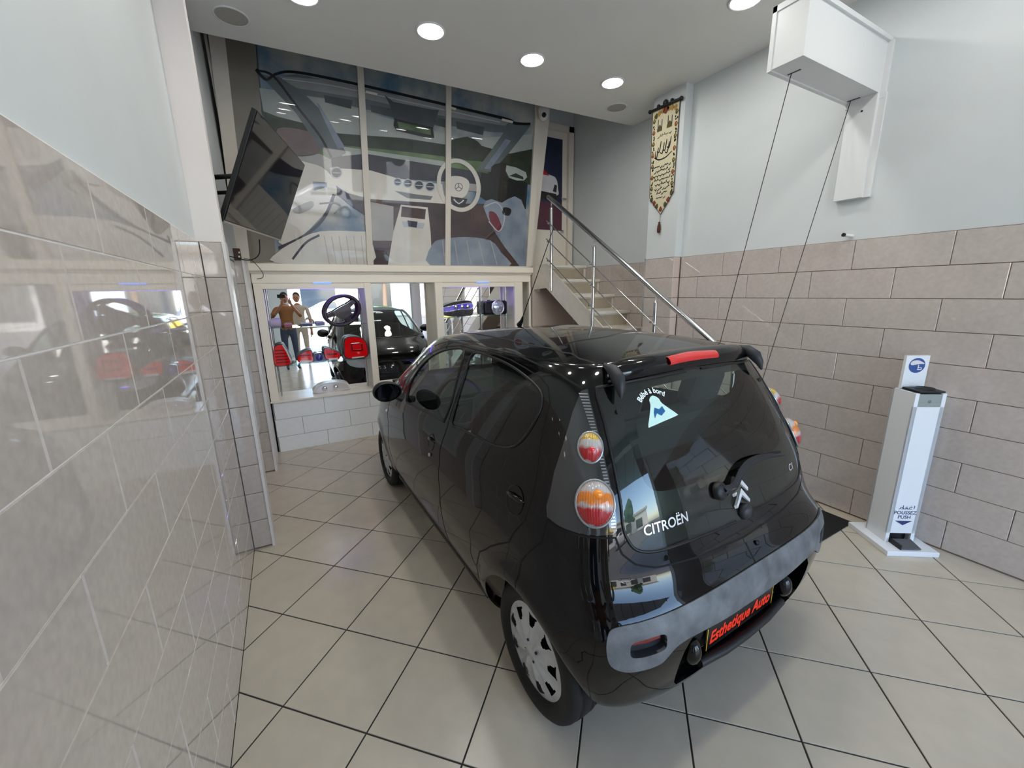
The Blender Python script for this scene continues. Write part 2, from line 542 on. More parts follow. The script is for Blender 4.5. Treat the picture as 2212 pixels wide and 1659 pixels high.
for x, lab in ((.40, 'violet LED strip lighting the left niche of the display cabinet'), (2.32, 'violet LED strip lighting the right niche of the display cabinet')):
    t = thing('led_strip', lab, 'light', (x, 5.02, 1.815), group='violet LED strips')
    MB().bx(x - .30, x + .30, 5.0, 5.03, 1.812, 1.826, M_TRIM).build('channel', parent=t)
    MB().bx(x - .29, x + .29, 5.005, 5.025, 1.808, 1.812, M_PURPLE).build('diffuser', parent=t)
    MB().bx(x - .09, x + .09, 4.924, 4.931, 1.822, 1.832, mat('blue_diode', (0, 0, 0), .5, emit=(.12, .28, 1.0), estr=1.1)).build('diode_bar', parent=t)

# ---- goods on the shelves
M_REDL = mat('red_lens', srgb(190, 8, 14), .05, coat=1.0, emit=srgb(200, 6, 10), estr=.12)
M_REDD = mat('dark_red_lens', srgb(95, 4, 8), .08, coat=1.0)
M_CLEARL = mat('clear_lens', srgb(210, 205, 205), .08, coat=1.0)
M_CHROME = mat('chrome', srgb(225, 226, 230), .05, metal=1.0)
def tail_unit(x, z, w, h, lab, outline, bars, pale=None, d=.11, y=5.03):
    """a spare rear lamp: black housing, red lens, lighter bars"""
    t = thing('spare_tail_light', lab, 'tail light', (x, y, z), world_coords=False, group='spare tail lights on the lower glass shelf')
    P = spline([(a * w, b * h) for a, b in outline], 5)
    def slab(k, y0, y1, m, name, off=(0, 0)):
        c = np.array([w / 2, h / 2])
        q = (P - c) * k + c + np.array(off)
        return MB().prism([(p[0] - w / 2, y0, p[1]) for p in q], (0, y1 - y0, 0), m).build(name, parent=t)
    slab(1.0, .0, d, M_BLACKP, 'housing')
    slab(.93, -.014, .0, M_REDL, 'lens')
    for bx0, bx1, bz, bh in bars:
        MB().bx((bx0 - .5) * w, (bx1 - .5) * w, -.019, -.013, bz * h - bh * h / 2, bz * h + bh * h / 2, M_REDD, bev=.002).build('reflector_bar', parent=t)
    if pale:
        MB().prism([((a - .5) * w, -.018, b * h) for a, b in pale], (0, .006, 0), M_CLEARL).build('clear_strip', parent=t)
    return t
ZB = .955
tail_unit(-.075, ZB, .165, .235, 'tall red spare tail light with stripes, leftmost on the lower glass shelf', [(0, 0), (.9, .0), (1, .18), (.82, .62), (.6, .97), (.15, .93), (0, .6)],
          [(.08, .86, .14, .05), (.08, .84, .28, .05), (.08, .78, .42, .05), (.08, .7, .56, .05), (.1, .62, .70, .05)], [(.92, .05), (1.0, .2), (.8, .68), (.62, .97), (.55, .95), (.74, .62), (.90, .2)])
tail_unit(.143, ZB, .155, .15, 'small red spare tail light beside the striped one on the glass shelf', [(.05, .1), (.95, .02), (1, .5), (.92, .95), (.3, .78), (0, .5)], [(.15, .85, .62, .1)], [(.1, .05), (.9, .03), (.9, .2), (.12, .24)])
tail_unit(.425, ZB, .165, .16, 'small red spare tail light right of the blue lamp on the glass shelf', [(.05, .95), (0, .3), (.25, .05), (.85, .05), (1, .35), (.9, .6)], [(.15, .8, .5, .1)], [(.2, .05), (.82, .06), (.8, .2), (.22, .2)])
tail_unit(.685, ZB, .27, .265, 'large square red spare tail light, rightmost on the lower glass shelf', [(.03, .08), (.5, .0), (.95, .06), (1, .45), (.86, .86), (.45, 1.0), (.1, .93), (0, .5)],
          [(.3, .7, .68, .06), (.3, .36, .52, .3), (.36, .78, .38, .06), (.72, .78, .52, .3)], [(.3, .03), (.8, .05), (.8, .1), (.3, .09)])
bl = thing('blue_lamp', 'small dark blue lamp between red tail lights on the glass shelf', 'lamp', (.285, 5.05, ZB), world_coords=False)
MB().prism([(x, 0, z) for x, z in spline([(-.07, 0), (.07, 0), (.075, .05), (.03, .1), (-.05, .085)], 4)], (0, .08, 0), mat('navy_plastic', srgb(28, 24, 90), .2, coat=.6)).build('housing', parent=bl)
MB().ball((0, -.002, .045), .035, mat('navy_lens', srgb(50, 50, 150), .05, coat=1), M=Matrix.Diagonal((1, .35, 1, 1))).build('lens', parent=bl)
# steering wheel standing on the upper shelf
swM = mat('purple_black_leather', srgb(52, 36, 50), .35, coat=.2)
sw = thing('steering_wheel', 'black three spoke steering wheel standing on the upper glass shelf', 'steering wheel', (.668, 5.06, 1.366), world_coords=False)
sw.rotation_euler = (0, math.radians(-28), 0)
RZ = .175
ringp = [(.195 * math.cos(a), -.02 * math.cos(a) ** 2, RZ - .0 + .155 * math.sin(a)) for a in np.linspace(0, 2 * math.pi, 40, endpoint=False)]
MB().tube(ringp, .019, swM, 10, closed=True).build('rim', parent=sw)
MB().prism([(x, -.035, RZ + z) for x, z in spline([(-.095, .03), (0, .045), (.095, .03), (.08, -.05), (.04, -.085), (-.04, -.085), (-.08, -.05)], 5)], (0, .05, 0), swM).build('hub', parent=sw)
for dx, dz, wd in ((-.19, .03, .03), (.19, .03, .03), (0, -.15, .035)):
    dirv = Vector((dx, 0, dz)); nrm = Vector((-dz, 0, dx)).normalized() * wd
    a = Vector((dx * .3, -.02, RZ + dz * .3)); b = Vector((dx, -.012, RZ + dz))
    MB().prism([a - nrm, b - nrm * .7, b + nrm * .7, a + nrm], (0, .025, 0), swM).build('spoke', parent=sw)
# paper roll, small parts
t = thing('paper_roll', 'pale mauve paper roll lying on the upper shelf against the cabinet post', 'roll', (-.10, 5.07, 1.366), world_coords=False)
MB().lathe([(0, -.05), (.042, -.05), (.045, -.045), (.045, .045), (.042, .05), (0, .05)], mat('mauve_paper', srgb(196, 182, 206), .7), 20, M=Matrix.Translation((0, 0, .046)) @ Matrix.Rotation(math.radians(80), 4, 'Z') @ Matrix.Rotation(math.pi / 2, 4, 'X')).build('roll', parent=t)
for i, (x, w, h, c, lab) in enumerate(((.02, .08, .03, (150, 90, 110), 'small dark pink box beside the paper roll on the upper shelf'), (.20, .12, .025, (70, 55, 90), 'flat purple box in the middle of the upper shelf'), (.34, .09, .035, (120, 110, 150), 'small lilac box left of the steering wheel'))):
    t = thing('small_box', lab, 'box', (x, 5.08, 1.366), world_coords=False)
    MB().box((0, 0, h / 2), (w, .06, h), mat('box_%d' % i, srgb(*c), .4), bev=.003).build('carton', parent=t)
    MB().box((0, 0, h + .001), (w * .8, .045, .002), mat('box_label_%d' % i, srgb(*[min(255, v + 60) for v in c]), .4)).build('printed_label', parent=t)
# headlamps
def headlamp(x, z, lab, round_=False):
    t = thing('headlight', lab, 'headlight', (x, 5.06, z), world_coords=False, group='headlights on the right shelf')
    hs = mat('indigo_black_plastic', srgb(20, 15, 34), .25, coat=.5)
    if round_:
        MB().box((0, .02, .10), (.36, .12, .19), hs, bev=.03).build('housing', parent=t)
        MB().lathe([(.098, 0), (.102, .012), (.092, .022), (.085, .018)], M_CHROME, 28, M=Matrix.Translation((.02, -.04, .105)) @ Matrix.Rotation(math.pi / 2, 4, 'X')).build('bezel', parent=t)
        MB().lathe([(.086, .015), (.06, .028), (.03, .034), (0, .036)], mat('fluted_lens', srgb(200, 205, 235), .05, coat=1, metal=.6), 28, M=Matrix.Translation((.02, -.04, .105)) @ Matrix.Rotation(math.pi / 2, 4, 'X')).build('lens', parent=t)
        for k in range(4):
            a = k * math.pi / 2 + .4
            MB().ball((.02 + .045 * math.cos(a), -.066, .105 + .045 * math.sin(a)), .016, M_CHROME, 10, 6).build('reflector', parent=t)
    else:
        P = spline([(-.225, .12), (-.20, .05), (-.1, .01), (.1, .005), (.215, .02), (.225, .12), (.2, .20), (.05, .205), (-.12, .175)], 5)
        MB().prism([(p[0], 0, p[1]) for p in P], (0, .09, 0), hs).build('housing', parent=t)
        Q = spline([(-.215, .115), (-.17, .07), (.03, .095), (.2, .10), (.205, .17), (.05, .165), (-.1, .14)], 5)
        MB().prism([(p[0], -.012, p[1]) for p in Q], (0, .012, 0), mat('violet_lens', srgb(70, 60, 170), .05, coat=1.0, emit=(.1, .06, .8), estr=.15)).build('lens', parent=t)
        loop = [(p[0], -.014, p[1]) for p in Q]
        MB().tube(loop, .0045, M_CHROME, 6, closed=True).build('trim', parent=t)
        for px_ in (-.02, .07, .15):
            MB().lathe([(.026, 0), (.028, .01), (.02, .016), (0, .018)], M_CHROME, 16, M=Matrix.Translation((px_, -.012, .13)) @ Matrix.Rotation(math.pi / 2, 4, 'X')).build('projector', parent=t)
headlamp(1.995, 1.386, 'long angular violet headlight on the right glass shelf')
headlamp(2.555, 1.386, 'round chrome headlight in a dark box on the right glass shelf', True)
t = thing('clear_headlight', 'clear white headlight lying at the bottom of the left niche', 'headlight', (.38, 5.05, .582), world_coords=False)
P = spline([(-.17, .0), (.17, .0), (.2, .05), (.13, .10), (-.06, .11), (-.18, .06)], 5)
MB().prism([(p[0], .03, p[1]) for p in P], (0, .07, 0), M_TRIM).build('housing', parent=t)
MB().prism([(p[0] * .9, .012, p[1] * .88 + .006) for p in P], (0, .018, 0), M_CLEARL).build('lens', parent=t)
for xx in (-.08, .04):
    MB().lathe([(.03, 0), (.026, .012), (0, .016)], M_CHROME, 16, M=Matrix.Translation((xx, .01, .05)) @ Matrix.Rotation(math.pi / 2, 4, 'X')).build('reflector', parent=t)
# ------------------------------------------------------------------ leaning picture window (printed car interior)
MP0 = Vector((0, 4.935, 2.02)); _k = .28 / 1.88
MN = Vector((0, -1, -_k)).normalized()            # faces the room, leans forward at the top
def mp(px, py, off=0.0):
    return px_plane(px, py, MP0 + MN * off, MN)
win = thing('picture_window', 'leaning glazed front with a printed car interior above the display cabinet', 'window', (1.4, 4.94, 2.02))
def mpoly(pts, m, layer, sm=0, closed=True):
    P = spline(pts, sm, closed) if sm else pts
    mural.add([mp(a, b, .004 + .0007 * layer) for a, b in P], [tuple(range(len(P)))], m)
def mline(pts, w, m, layer, sm=5, closed=False):
    P = spline(pts, sm, closed)
    n = len(P)
    L, R = [], []
    for i in range(n):
        t = (P[(i + 1) % n] - P[i - 1]) if closed else P[min(i + 1, n - 1)] - P[max(i - 1, 0)]
        t = t / (np.hypot(*t) or 1)
        L.append((P[i][0] - t[1] * w / 2, P[i][1] + t[0] * w / 2)); R.append((P[i][0] + t[1] * w / 2, P[i][1] - t[0] * w / 2))
    vs_ = [mp(a, b, .004 + .0007 * layer) for a, b in L + R]
    fs_ = [(i, (i + 1) % n, n + (i + 1) % n, n + i) for i in range(n if closed else n - 1)]
    mural.add(vs_, fs_, m)
def pm(name, c, c2=None, ns=6):
    return mat('print_' + name, srgb(*c), .35, coat=.8, coat_r=.02, col2=srgb(*c2) if c2 else None, nscale=ns, spec=.4)
mural = MB()
P_SKY = pm('sky', (62, 108, 144), (184, 182, 170), 3.0)
P_PALE = pm('pale_sky', (150, 160, 156), (182, 188, 182), 3)
P_TREE = pm('trees', (26, 36, 26), (44, 58, 38), 9)
P_GRASS = pm('grass', (64, 92, 56), (112, 136, 92), 4)
P_BLK = pm('black', (16, 17, 20)); P_HEAD = pm('headliner', (84, 94, 98), (108, 116, 118), 3)
P_CRM = pm('cream', (206, 202, 192), (226, 222, 213), 3); P_CRM2 = pm('cream_shade', (150, 150, 148), (172, 170, 166), 3)
P_PLUM = pm('plum', (54, 42, 46), (86, 66, 60), 4); P_BLUE = pm('blue_grey', (112, 124, 142), (150, 160, 172), 4)
P_DASH = pm('dash', (40, 42, 52), (66, 66, 78), 3); P_BEIGE = pm('beige', (128, 122, 110), (140, 134, 122), 2)
P_SEAM = pm('seam', (176, 174, 170)); P_GREY = pm('grey', (110, 112, 114)); P_LITE = pm('light', (226, 224, 216)); P_CHR = pm('silver', (180, 186, 192)); P_RED = pm('red', (112, 40, 58))
mpoly([(440, 40), (552, 60), (597, 566), (536, 570)], P_BEIGE, 0)
mpoly([(548, 60), (1190, 190), (1158, 228), (1136, 578), (596, 568)], P_SKY, 0)
mpoly([(560, 190), (640, 200), (1000, 300), (1150, 290), (1148, 345), (1000, 345), (760, 320), (575, 270)], P_PALE, 1)
mpoly([(563, 238), (600, 252), (680, 272), (730, 288), (780, 292), (870, 298), (960, 312), (980, 300), (1010, 295), (1040, 315), (1100, 332), (1150, 322), (1150, 400), (960, 370), (760, 345), (600, 320)], P_TREE, 2)
mpoly([(590, 300), (700, 310), (860, 326), (960, 338), (1060, 352), (1050, 392), (900, 360), (740, 345), (600, 335)], P_GRASS, 3)
mpoly([(730, 315), (860, 334), (970, 350), (960, 362), (740, 338)], P_PALE, 4)
mpoly([(975, 330), (985, 305), (1012, 297), (1038, 312), (1044, 345), (1000, 345)], P_TREE, 4, 4)
mpoly([(600, 278), (660, 282), (684, 296), (688, 330), (640, 338), (605, 325)], pm('left_mirror', (98, 80, 78), (124, 106, 102), 4), 5, 4)
mpoly([(604, 340), (690, 332), (716, 345), (712, 366), (640, 352), (606, 370)], P_CRM2, 5)
mpoly([(585, 168), (640, 160), (775, 188), (960, 230), (1105, 262), (1132, 272), (1120, 288), (1060, 285), (960, 270), (860, 250), (770, 232), (700, 212), (650, 205)], P_HEAD, 5)
mpoly([(600, 164), (700, 172), (960, 230), (1100, 262), (1092, 272), (930, 246), (790, 214), (640, 190)], pm('pale_lining', (128, 132, 132), (152, 154, 152), 3), 6)
for a0, b0 in ((700, 205), (800, 226), (905, 246), (985, 262)):
    mpoly([(a0, b0), (a0 + 62, b0 + 12), (a0 + 58, b0 + 30), (a0 + 2, b0 + 16)], pm('visor', (66, 74, 78), (84, 92, 94), 4), 6)
mpoly([(558, 158), (585, 166), (650, 195), (690, 235), (748, 330), (716, 345), (690, 320), (640, 245)], P_HEAD, 7)
mpoly([(683, 222), (690, 226), (745, 318), (730, 322)], P_BLUE, 8)
mpoly([(1105, 262), (1146, 272), (1100, 330), (1062, 372), (1030, 366), (1066, 318)], P_HEAD, 7)
mpoly([(1092, 300), (1104, 304), (1058, 366), (1046, 364)], P_BLUE, 8)
mline([(552, 152), (590, 164), (640, 228), (690, 292), (716, 340)], 5, P_BLK, 9)
mline([(553, 150), (575, 172), (596, 160), (640, 156), (772, 182), (962, 226), (1090, 256), (1112, 266), (1146, 268)], 6, P_BLK, 9)
mline([(610, 170), (700, 182), (790, 200), (962, 238), (1080, 264)], 2.2, P_CHR, 9)
for a, b in (((790, 198), (815, 204)), ((966, 230), (985, 236)), ((1084, 258), (1108, 264))):
    mline([a, b], 5, P_LITE, 10, 2)
mpoly([(830, 205), (842, 226), (852, 260), (935, 280), (948, 238), (930, 236), (850, 220)], pm('roof_console', (60, 66, 70), (78, 84, 88), 4), 10)
mpoly([(853, 256), (935, 275), (938, 298), (925, 298), (856, 282), (850, 270)], P_BLK, 11)
mpoly([(858, 262), (930, 279), (931, 292), (862, 277)], P_GRASS, 12)
mpoly([(716, 340), (790, 332), (900, 350), (1040, 372), (1052, 410), (960, 392), (860, 386), (800, 372), (718, 360)], P_DASH, 10)
mpoly([(712, 362), (800, 368), (862, 386), (955, 398), (962, 440), (862, 444), (800, 430), (748, 416), (716, 396)], P_CRM, 11)
mpoly([(718, 396), (752, 418), (800, 432), (796, 470), (760, 446), (728, 420)], P_DASH, 12)
mpoly([(852, 412), (900, 420), (935, 424), (930, 432), (880, 428)], P_GREY, 13)
mpoly([(1040, 372), (1140, 395), (1136, 452), (1060, 440), (1030, 420)], P_BLK, 11)
mpoly([(800, 430), (960, 440), (1060, 440), (1090, 500), (1130, 575), (790, 572)], P_PLUM, 12)
mpoly([(800, 436), (850, 446), (850, 520), (805, 520)], P_CRM2, 13)
mpoly([(866, 442), (924, 448), (930, 500), (934, 575), (838, 572), (850, 500)], P_CRM, 14)
mpoly([(868, 446), (920, 452), (918, 474), (866, 468)], P_PLUM, 15)
mpoly([(868, 478), (918, 482), (914, 494), (872, 490)], P_CHR, 15)
mpoly([(880, 476), (902, 479), (900, 492), (882, 489)], P_DASH, 16)
mpoly([(620, 350), (668, 352), (705, 368), (728, 408), (712, 446), (650, 512), (602, 524), (612, 430)], P_CRM, 13, 3)
mpoly([(676, 392), (706, 394), (706, 404), (678, 412)], P_BLUE, 15)
mpoly([(632, 452), (672, 434), (676, 448), (646, 462)], P_CRM2, 15, 3)
mline([(602, 536), (660, 508), (700, 470), (722, 420)], 7, P_DASH, 15)
mpoly([(600, 545), (640, 520), (690, 500), (770, 500), (796, 508), (797, 575), (598, 568)], P_CRM, 16, 3)
mline([(632, 560), (660, 525), (690, 508)], 5, P_DASH, 17)
for k in range(6):
    mline([(700 + k * 16, 510), (712 + k * 15, 572)], 1.4, P_SEAM, 17, 2)
mline([(690, 440), (724, 438), (736, 446), (722, 462)], 3, P_GREY, 17)
mpoly([(934, 528), (960, 516), (1010, 512), (1060, 520), (1082, 545), (1096, 578), (932, 576)], P_BLUE, 16, 3)
for k in range(5):
    mline([(956 + k * 26, 520), (962 + k * 28, 572)], 1.6, P_SEAM, 17, 2)
mpoly([(1044, 446), (1062, 430), (1084, 438), (1112, 424), (1136, 456), (1134, 575), (1108, 556), (1072, 506)], P_BLUE, 13, 2)
mpoly([(1056, 458), (1072, 462), (1084, 492), (1076, 502), (1062, 488)], P_RED, 15, 3)
mline([(1048, 446), (1074, 438), (1090, 468), (1078, 500), (1056, 478)], 2.6, P_CHR, 16)
mpoly([(1088, 448), (1104, 452), (1100, 466), (1086, 462)], P_BLK, 16, 3)
mpoly([(1062, 360), (1090, 352), (1108, 362), (1104, 392), (1070, 394)], P_BLK, 14, 3)
mpoly([(1094, 357), (1136, 372), (1132, 390), (1100, 384)], P_PALE, 15, 2)
mpoly([(1100, 380), (1114, 374), (1130, 382), (1131, 388)], P_TREE, 16)
for cx, cy, r in ((727, 373, 13), (859, 393, 9), (881, 396, 10), (905, 400, 11), (929, 403, 11)):
    mpoly([(cx + r * math.cos(a), cy + r * math.sin(a)) for a in np.linspace(0, 2 * math.pi, 20, endpoint=False)], P_CHR, 16)
    mpoly([(cx + r * .78 * math.cos(a), cy + r * .78 * math.sin(a)) for a in np.linspace(0, 2 * math.pi, 20, endpoint=False)], P_DASH, 17)
    mline([(cx - r * .7, cy), (cx + r * .7, cy + 1)], 2, P_CHR, 18, 2)
# steering wheel of the print
EL = [(991 + 43 * math.cos(a) + 3 * math.sin(a), 400 + 53 * math.sin(a) + 4 * math.cos(a)) for a in np.linspace(0, 2 * math.pi, 48, endpoint=False)]
mline([(960, 398), (1030, 406)], 16, P_CRM2, 18, 2)
mline(EL, 9, P_CRM, 20, 1, True)
mpoly([(966, 386), (982, 380), (1004, 384), (1014, 396), (1008, 420), (992, 430), (976, 424), (966, 408)], P_CRM, 19, 3)
mpoly([(972, 424), (1010, 430), (1002, 447), (980, 444)], P_DASH, 19)
mline([(980, 430), (991, 440), (1002, 432)], 2.5, P_LITE, 20, 2)
mline([(991 + 8 * math.cos(a), 404 + 8.5 * math.sin(a)) for a in np.linspace(0, 2 * math.pi, 24, endpoint=False)], 1.4, P_GREY, 21, 1, True)
for a in (-90, 30, 150):
    mline([(991, 404), (991 + 8 * math.cos(math.radians(a)), 404 + 8.5 * math.sin(math.radians(a)))], 1.6, P_GREY, 21, 2)
mural.build('print', parent=win)
win.children[-1]['label'] = 'large print of a cream car interior seen from the rear seats'
MB().prism([mp(430, 20), (mp(1195, 180)), (mp(1150, 585)), (mp(530, 580))], -MN * .03, M_CREAM).build('backing_board', parent=win)
def mbar(pts, name, th=.035, m=M_CREAM):
    MB().prism([mp(a, b, .0) for a, b in pts], MN * th, m).build(name, parent=win)
mbar([(446, 40), (482, 46), (541, 572), (514, 574)], 'frame_stile')
mbar([(768, 108), (782, 112), (806, 574), (793, 574)], 'mullion')
mbar([(962, 150), (973, 153), (971, 576), (960, 576)], 'mullion')
mbar([(1158, 185), (1170, 188), (1146, 580), (1134, 580)], 'frame_stile')
mbar([(514, 568), (1146, 575), (1146, 584), (514, 578)], 'frame_rail')
# ceiling camera on the frame
t = thing('security_camera', 'small white dome security camera at the top corner of the picture window', 'camera', (3.02, 4.55, 3.77), world_coords=False)
MB().lathe([(0, .07), (.065, .07), (.07, .06), (.07, .02), (.060, .0)], M_TRIM, 20).build('housing', parent=t)
MB().tube([(0, .0, .06), (0, .12, .09)], .02, M_TRIM).build('bracket', parent=t)
MB().ball((0, 0, -.005), .06, M_TRIM, 16, 10).build('ball', parent=t)
MB().lathe([(.027, 0), (.025, .012), (0, .014)], M_BLACKP, 16, M=Matrix.Translation((-.024, -.046, -.022)) @ Vector((-.45, -.8, -.35)).to_track_quat('Z', 'Y').to_matrix().to_4x4()).build('lens', parent=t)

# ------------------------------------------------------------------ door at the head of the stairs
DR_Y = 4.95
dr = MB().bx(3.00, 3.78, DR_Y + .02, DR_Y + .06, 2.04, 3.86, M_CREAM).build('door_1')
struct(dr, 'cream door with printed glass at the head of the stairs')
MB().bx(3.685, 3.765, DR_Y - .03, DR_Y + .02, 2.04, 3.87, M_CREAM).bx(3.0, 3.765, DR_Y - .03, DR_Y + .02, 3.80, 3.87, M_CREAM).build('door_frame', parent=dr)
MB().bx(3.08, 3.60, DR_Y + .006, DR_Y + .02, 2.535, 3.705, pm('night_blue', (14, 18, 44), (30, 40, 70), 2)).build('pane', parent=dr)
def dp(x, z, k=0): return (x, DR_Y + .005 - .0008 * k, z)
db = MB()
db.add([dp(3.08, 2.535), dp(3.60, 2.535), dp(3.60, 2.90), dp(3.08, 2.90)], [(0, 1, 2, 3)], pm('wine', (70, 24, 44), (92, 40, 60), 3))
db.add([dp(*p, 1) for p in spline([(3.08, 3.02), (3.50, 2.99), (3.53, 3.08), (3.50, 3.20), (3.40, 3.24), (3.08, 3.26)], 4)], [tuple(range(24))], pm('white_car', (196, 192, 196), (220, 216, 220), 4))
db.add([dp(*p, 2) for p in [(3.08, 3.24), (3.38, 3.23), (3.28, 3.32), (3.08, 3.33)]], [(0, 1, 2, 3)], pm('red_roof', (180, 30, 44)))
db.add([dp(*p, 2) for p in [(3.08, 2.94), (3.50, 2.92), (3.50, 3.01), (3.08, 3.04)]], [(0, 1, 2, 3)], P_BLK)
db.add([dp(*p, 3) for p in [(3.44, 3.04), (3.50, 3.03), (3.51, 3.12), (3.47, 3.13)]], [(0, 1, 2, 3)], P_BLK)
db.build('pane_print', parent=dr)
MB().bx(3.59, 3.61, DR_Y - .03, DR_Y + .02, 2.50, 2.54, M_STEEL).tube([(3.64, DR_Y + .02, 2.95), (3.64, DR_Y - .03, 2.95), (3.56, DR_Y - .03, 2.95)], .009, M_STEEL).build('door_handle', parent=dr)

# ------------------------------------------------------------------ television on its swivel arm
tvw, tvh = 1.2, .69
def rotxyz(rx, ry, rz): return Matrix.Rotation(rz, 3, 'Z') @ Matrix.Rotation(ry, 3, 'Y') @ Matrix.Rotation(rx, 3, 'X')
tv = thing('television', 'large flat black television tilted down on a wall arm by the left pillar', 'television', (.0308, 3.7066, 2.480), world_coords=False)
tv.rotation_euler = rotxyz(.029, .4185, -.25).to_euler()
MB().box((-.018, 0, 0), (.030, tvw, tvh), M_BLACKP, bev=.004).box((-.05, 0, -.05), (.05, tvw * .6, tvh * .6), M_BLACKP, bev=.015).build('cabinet', parent=tv)
MB().box((-.0015, 0, .004), (.004, tvw - .016, tvh - .022), mat('tv_screen', srgb(16, 16, 19), .05, spec=.4)).build('screen', parent=tv)
MB().box((-.006, 0, -tvh / 2 + .004), (.016, tvw - .01, .012), mat('silver_strip', srgb(176, 168, 162), .3, metal=.5)).build('bottom_strip', parent=tv)
arm = thing('tv_bracket', 'black swivel wall arm holding the television', 'bracket', (-.28, 3.62, 2.45))
MB().bx(-.325, -.31, 3.52, 3.72, 2.32, 2.58, M_BLACKP, bev=.003).build('wall_plate', parent=arm)
MB().tube([(-.31, 3.62, 2.50), (-.14, 3.50, 2.50), (-.045, 3.69, 2.50)], .016, M_BLACKP, 8).build('arm', parent=arm)
MB().tube([(-.31, 3.62, 2.40), (-.14, 3.50, 2.40), (-.06, 3.68, 2.40)], .013, M_BLACKP, 8).build('arm', parent=arm)
t = MB().tube(spline([(-.10, 3.85, 2.13), (-.12, 3.9, 2.02), (-.20, 3.95, 1.98), (-.323, 3.98, 2.01)], 6, False), .004, M_BLACKP, 6).build('cable')
tag(t, 'thin black cable hanging below the television', 'cable')
# small router box and lead on top of the narrow pier
t = thing('junction_box', 'small brown box on top of the narrow tiled pier', 'box', (-.30, 4.42, 2.01), world_coords=False)
MB().box((-.01, 0, .05), (.075, .06, .10), mat('brown_plastic', srgb(74, 44, 36), .5), bev=.004).build('case', parent=t)
MB().box((.015, -.031, .03), (.014, .004, .014), M_TRIM).box((.02, -.031, .065), (.012, .004, .014), M_TRIM).build('plug', parent=t)
t = MB().tube(spline([(-.255, 4.42, 2.03), (-.20, 4.60, 2.02), (-.14, 4.80, 1.93), (-.15, 4.90, 1.88), (-.20, 4.92, 1.87)], 6, False), .003, M_BLACKP, 6).build('cable')
tag(t, 'thin black lead looping down to the cabinet corner', 'cable')

# ------------------------------------------------------------------ wall hanging with calligraphy
bn = thing('wall_hanging', 'narrow pointed cream wall hanging with black calligraphy and a floral border', 'wall hanging', (3.466, 3.09, 3.43))
BX = 3.468
def bp(u, z, k=0): return (BX - .003 - .0006 * k, 3.25 - u, z)        # u from the far edge towards the camera
M_CLOTH = mat('cream_weave', srgb(208, 200, 168), .85, bump=.1, bscale=500, noise=.05, nscale=60)
M_INK = mat('black_thread', srgb(30, 28, 26), .8); M_ROSE = mat('rose_thread', srgb(128, 66, 52), .85, noise=.2, nscale=80); M_LEAF = mat('olive_thread', srgb(86, 78, 44), .85, noise=.2, nscale=80); M_GOLD = mat('gold_thread', srgb(168, 134, 66), .7)
out = [(0, 3.425), (.325, 3.425), (.32, 2.625), (.175, 2.44), (.02, 2.625)]
MB().prism([bp(u, z) for u, z in out], (.003, 0, 0), M_CLOTH).build('cloth', parent=bn)
MB().tube([bp(u, z, 1) for u, z in [(0, 3.42), (.02, 2.625), (.175, 2.44), (.32, 2.625), (.325, 3.42)]], .003, M_INK, 6).build('edging', parent=bn)
fb = MB(); random.seed(3)
def blob(u, z, r, m, k=2):
    n = 9
    fb.add([bp(u + r * (1 + .25 * math.sin(3 * a + u * 90)) * math.cos(a), z + r * 1.15 * (1 + .2 * math.cos(5 * a)) * math.sin(a), k) for a in np.linspace(0, 2 * math.pi, n, endpoint=False)], [tuple(range(n))[::-1]], m)
for i in range(14):
    z = 3.33 - i * .052
    for u in (.028 + .001 * i, .297 - .0003 * i):
        if i % 2 == 0:
            blob(u, z, .019, M_ROSE if (i // 2) % 2 else M_LEAF); blob(u + .004, z + .004, .008, M_GOLD, 3)
        else:
            for q in range(3):
                blob(u + random.uniform(-.012, .012), z + random.uniform(-.02, .02), .008, M_INK)
for u in np.linspace(.05, .28, 7):
    blob(u, 3.375 + .02 * math.cos((u - .165) * 16), .022 if abs(u - .165) > .03 else .034, M_ROSE if abs(u - .165) < .03 else (M_LEAF if int(u * 100) % 2 else M_GOLD))
for q, (u, z) in enumerate(((.05, 2.60), (.085, 2.56), (.12, 2.525), (.172, 2.49), (.225, 2.525), (.26, 2.565), (.295, 2.62))):
    blob(u, z, .022, M_ROSE if q % 2 else M_LEAF)
fb.build('floral_border', parent=bn)
cal = MB()
def stroke(pts, w):
    P = spline(pts, 4, False)
    n = len(P); L = []; R = []
    for i in range(n):
        t = P[min(i + 1, n - 1)] - P[max(i - 1, 0)]; t = t / (np.hypot(*t) or 1)
        ww = w * (.55 + .45 * math.sin(math.pi * (i + .5) / n))
        L.append((P[i][0] - t[1] * ww, P[i][1] + t[0] * ww)); R.append((P[i][0] + t[1] * ww, P[i][1] - t[0] * ww))
    cal.add([bp(a, b, 3) for a, b in L + R], [(i, i + 1, n + i + 1, n + i) for i in range(n - 1)], M_INK)
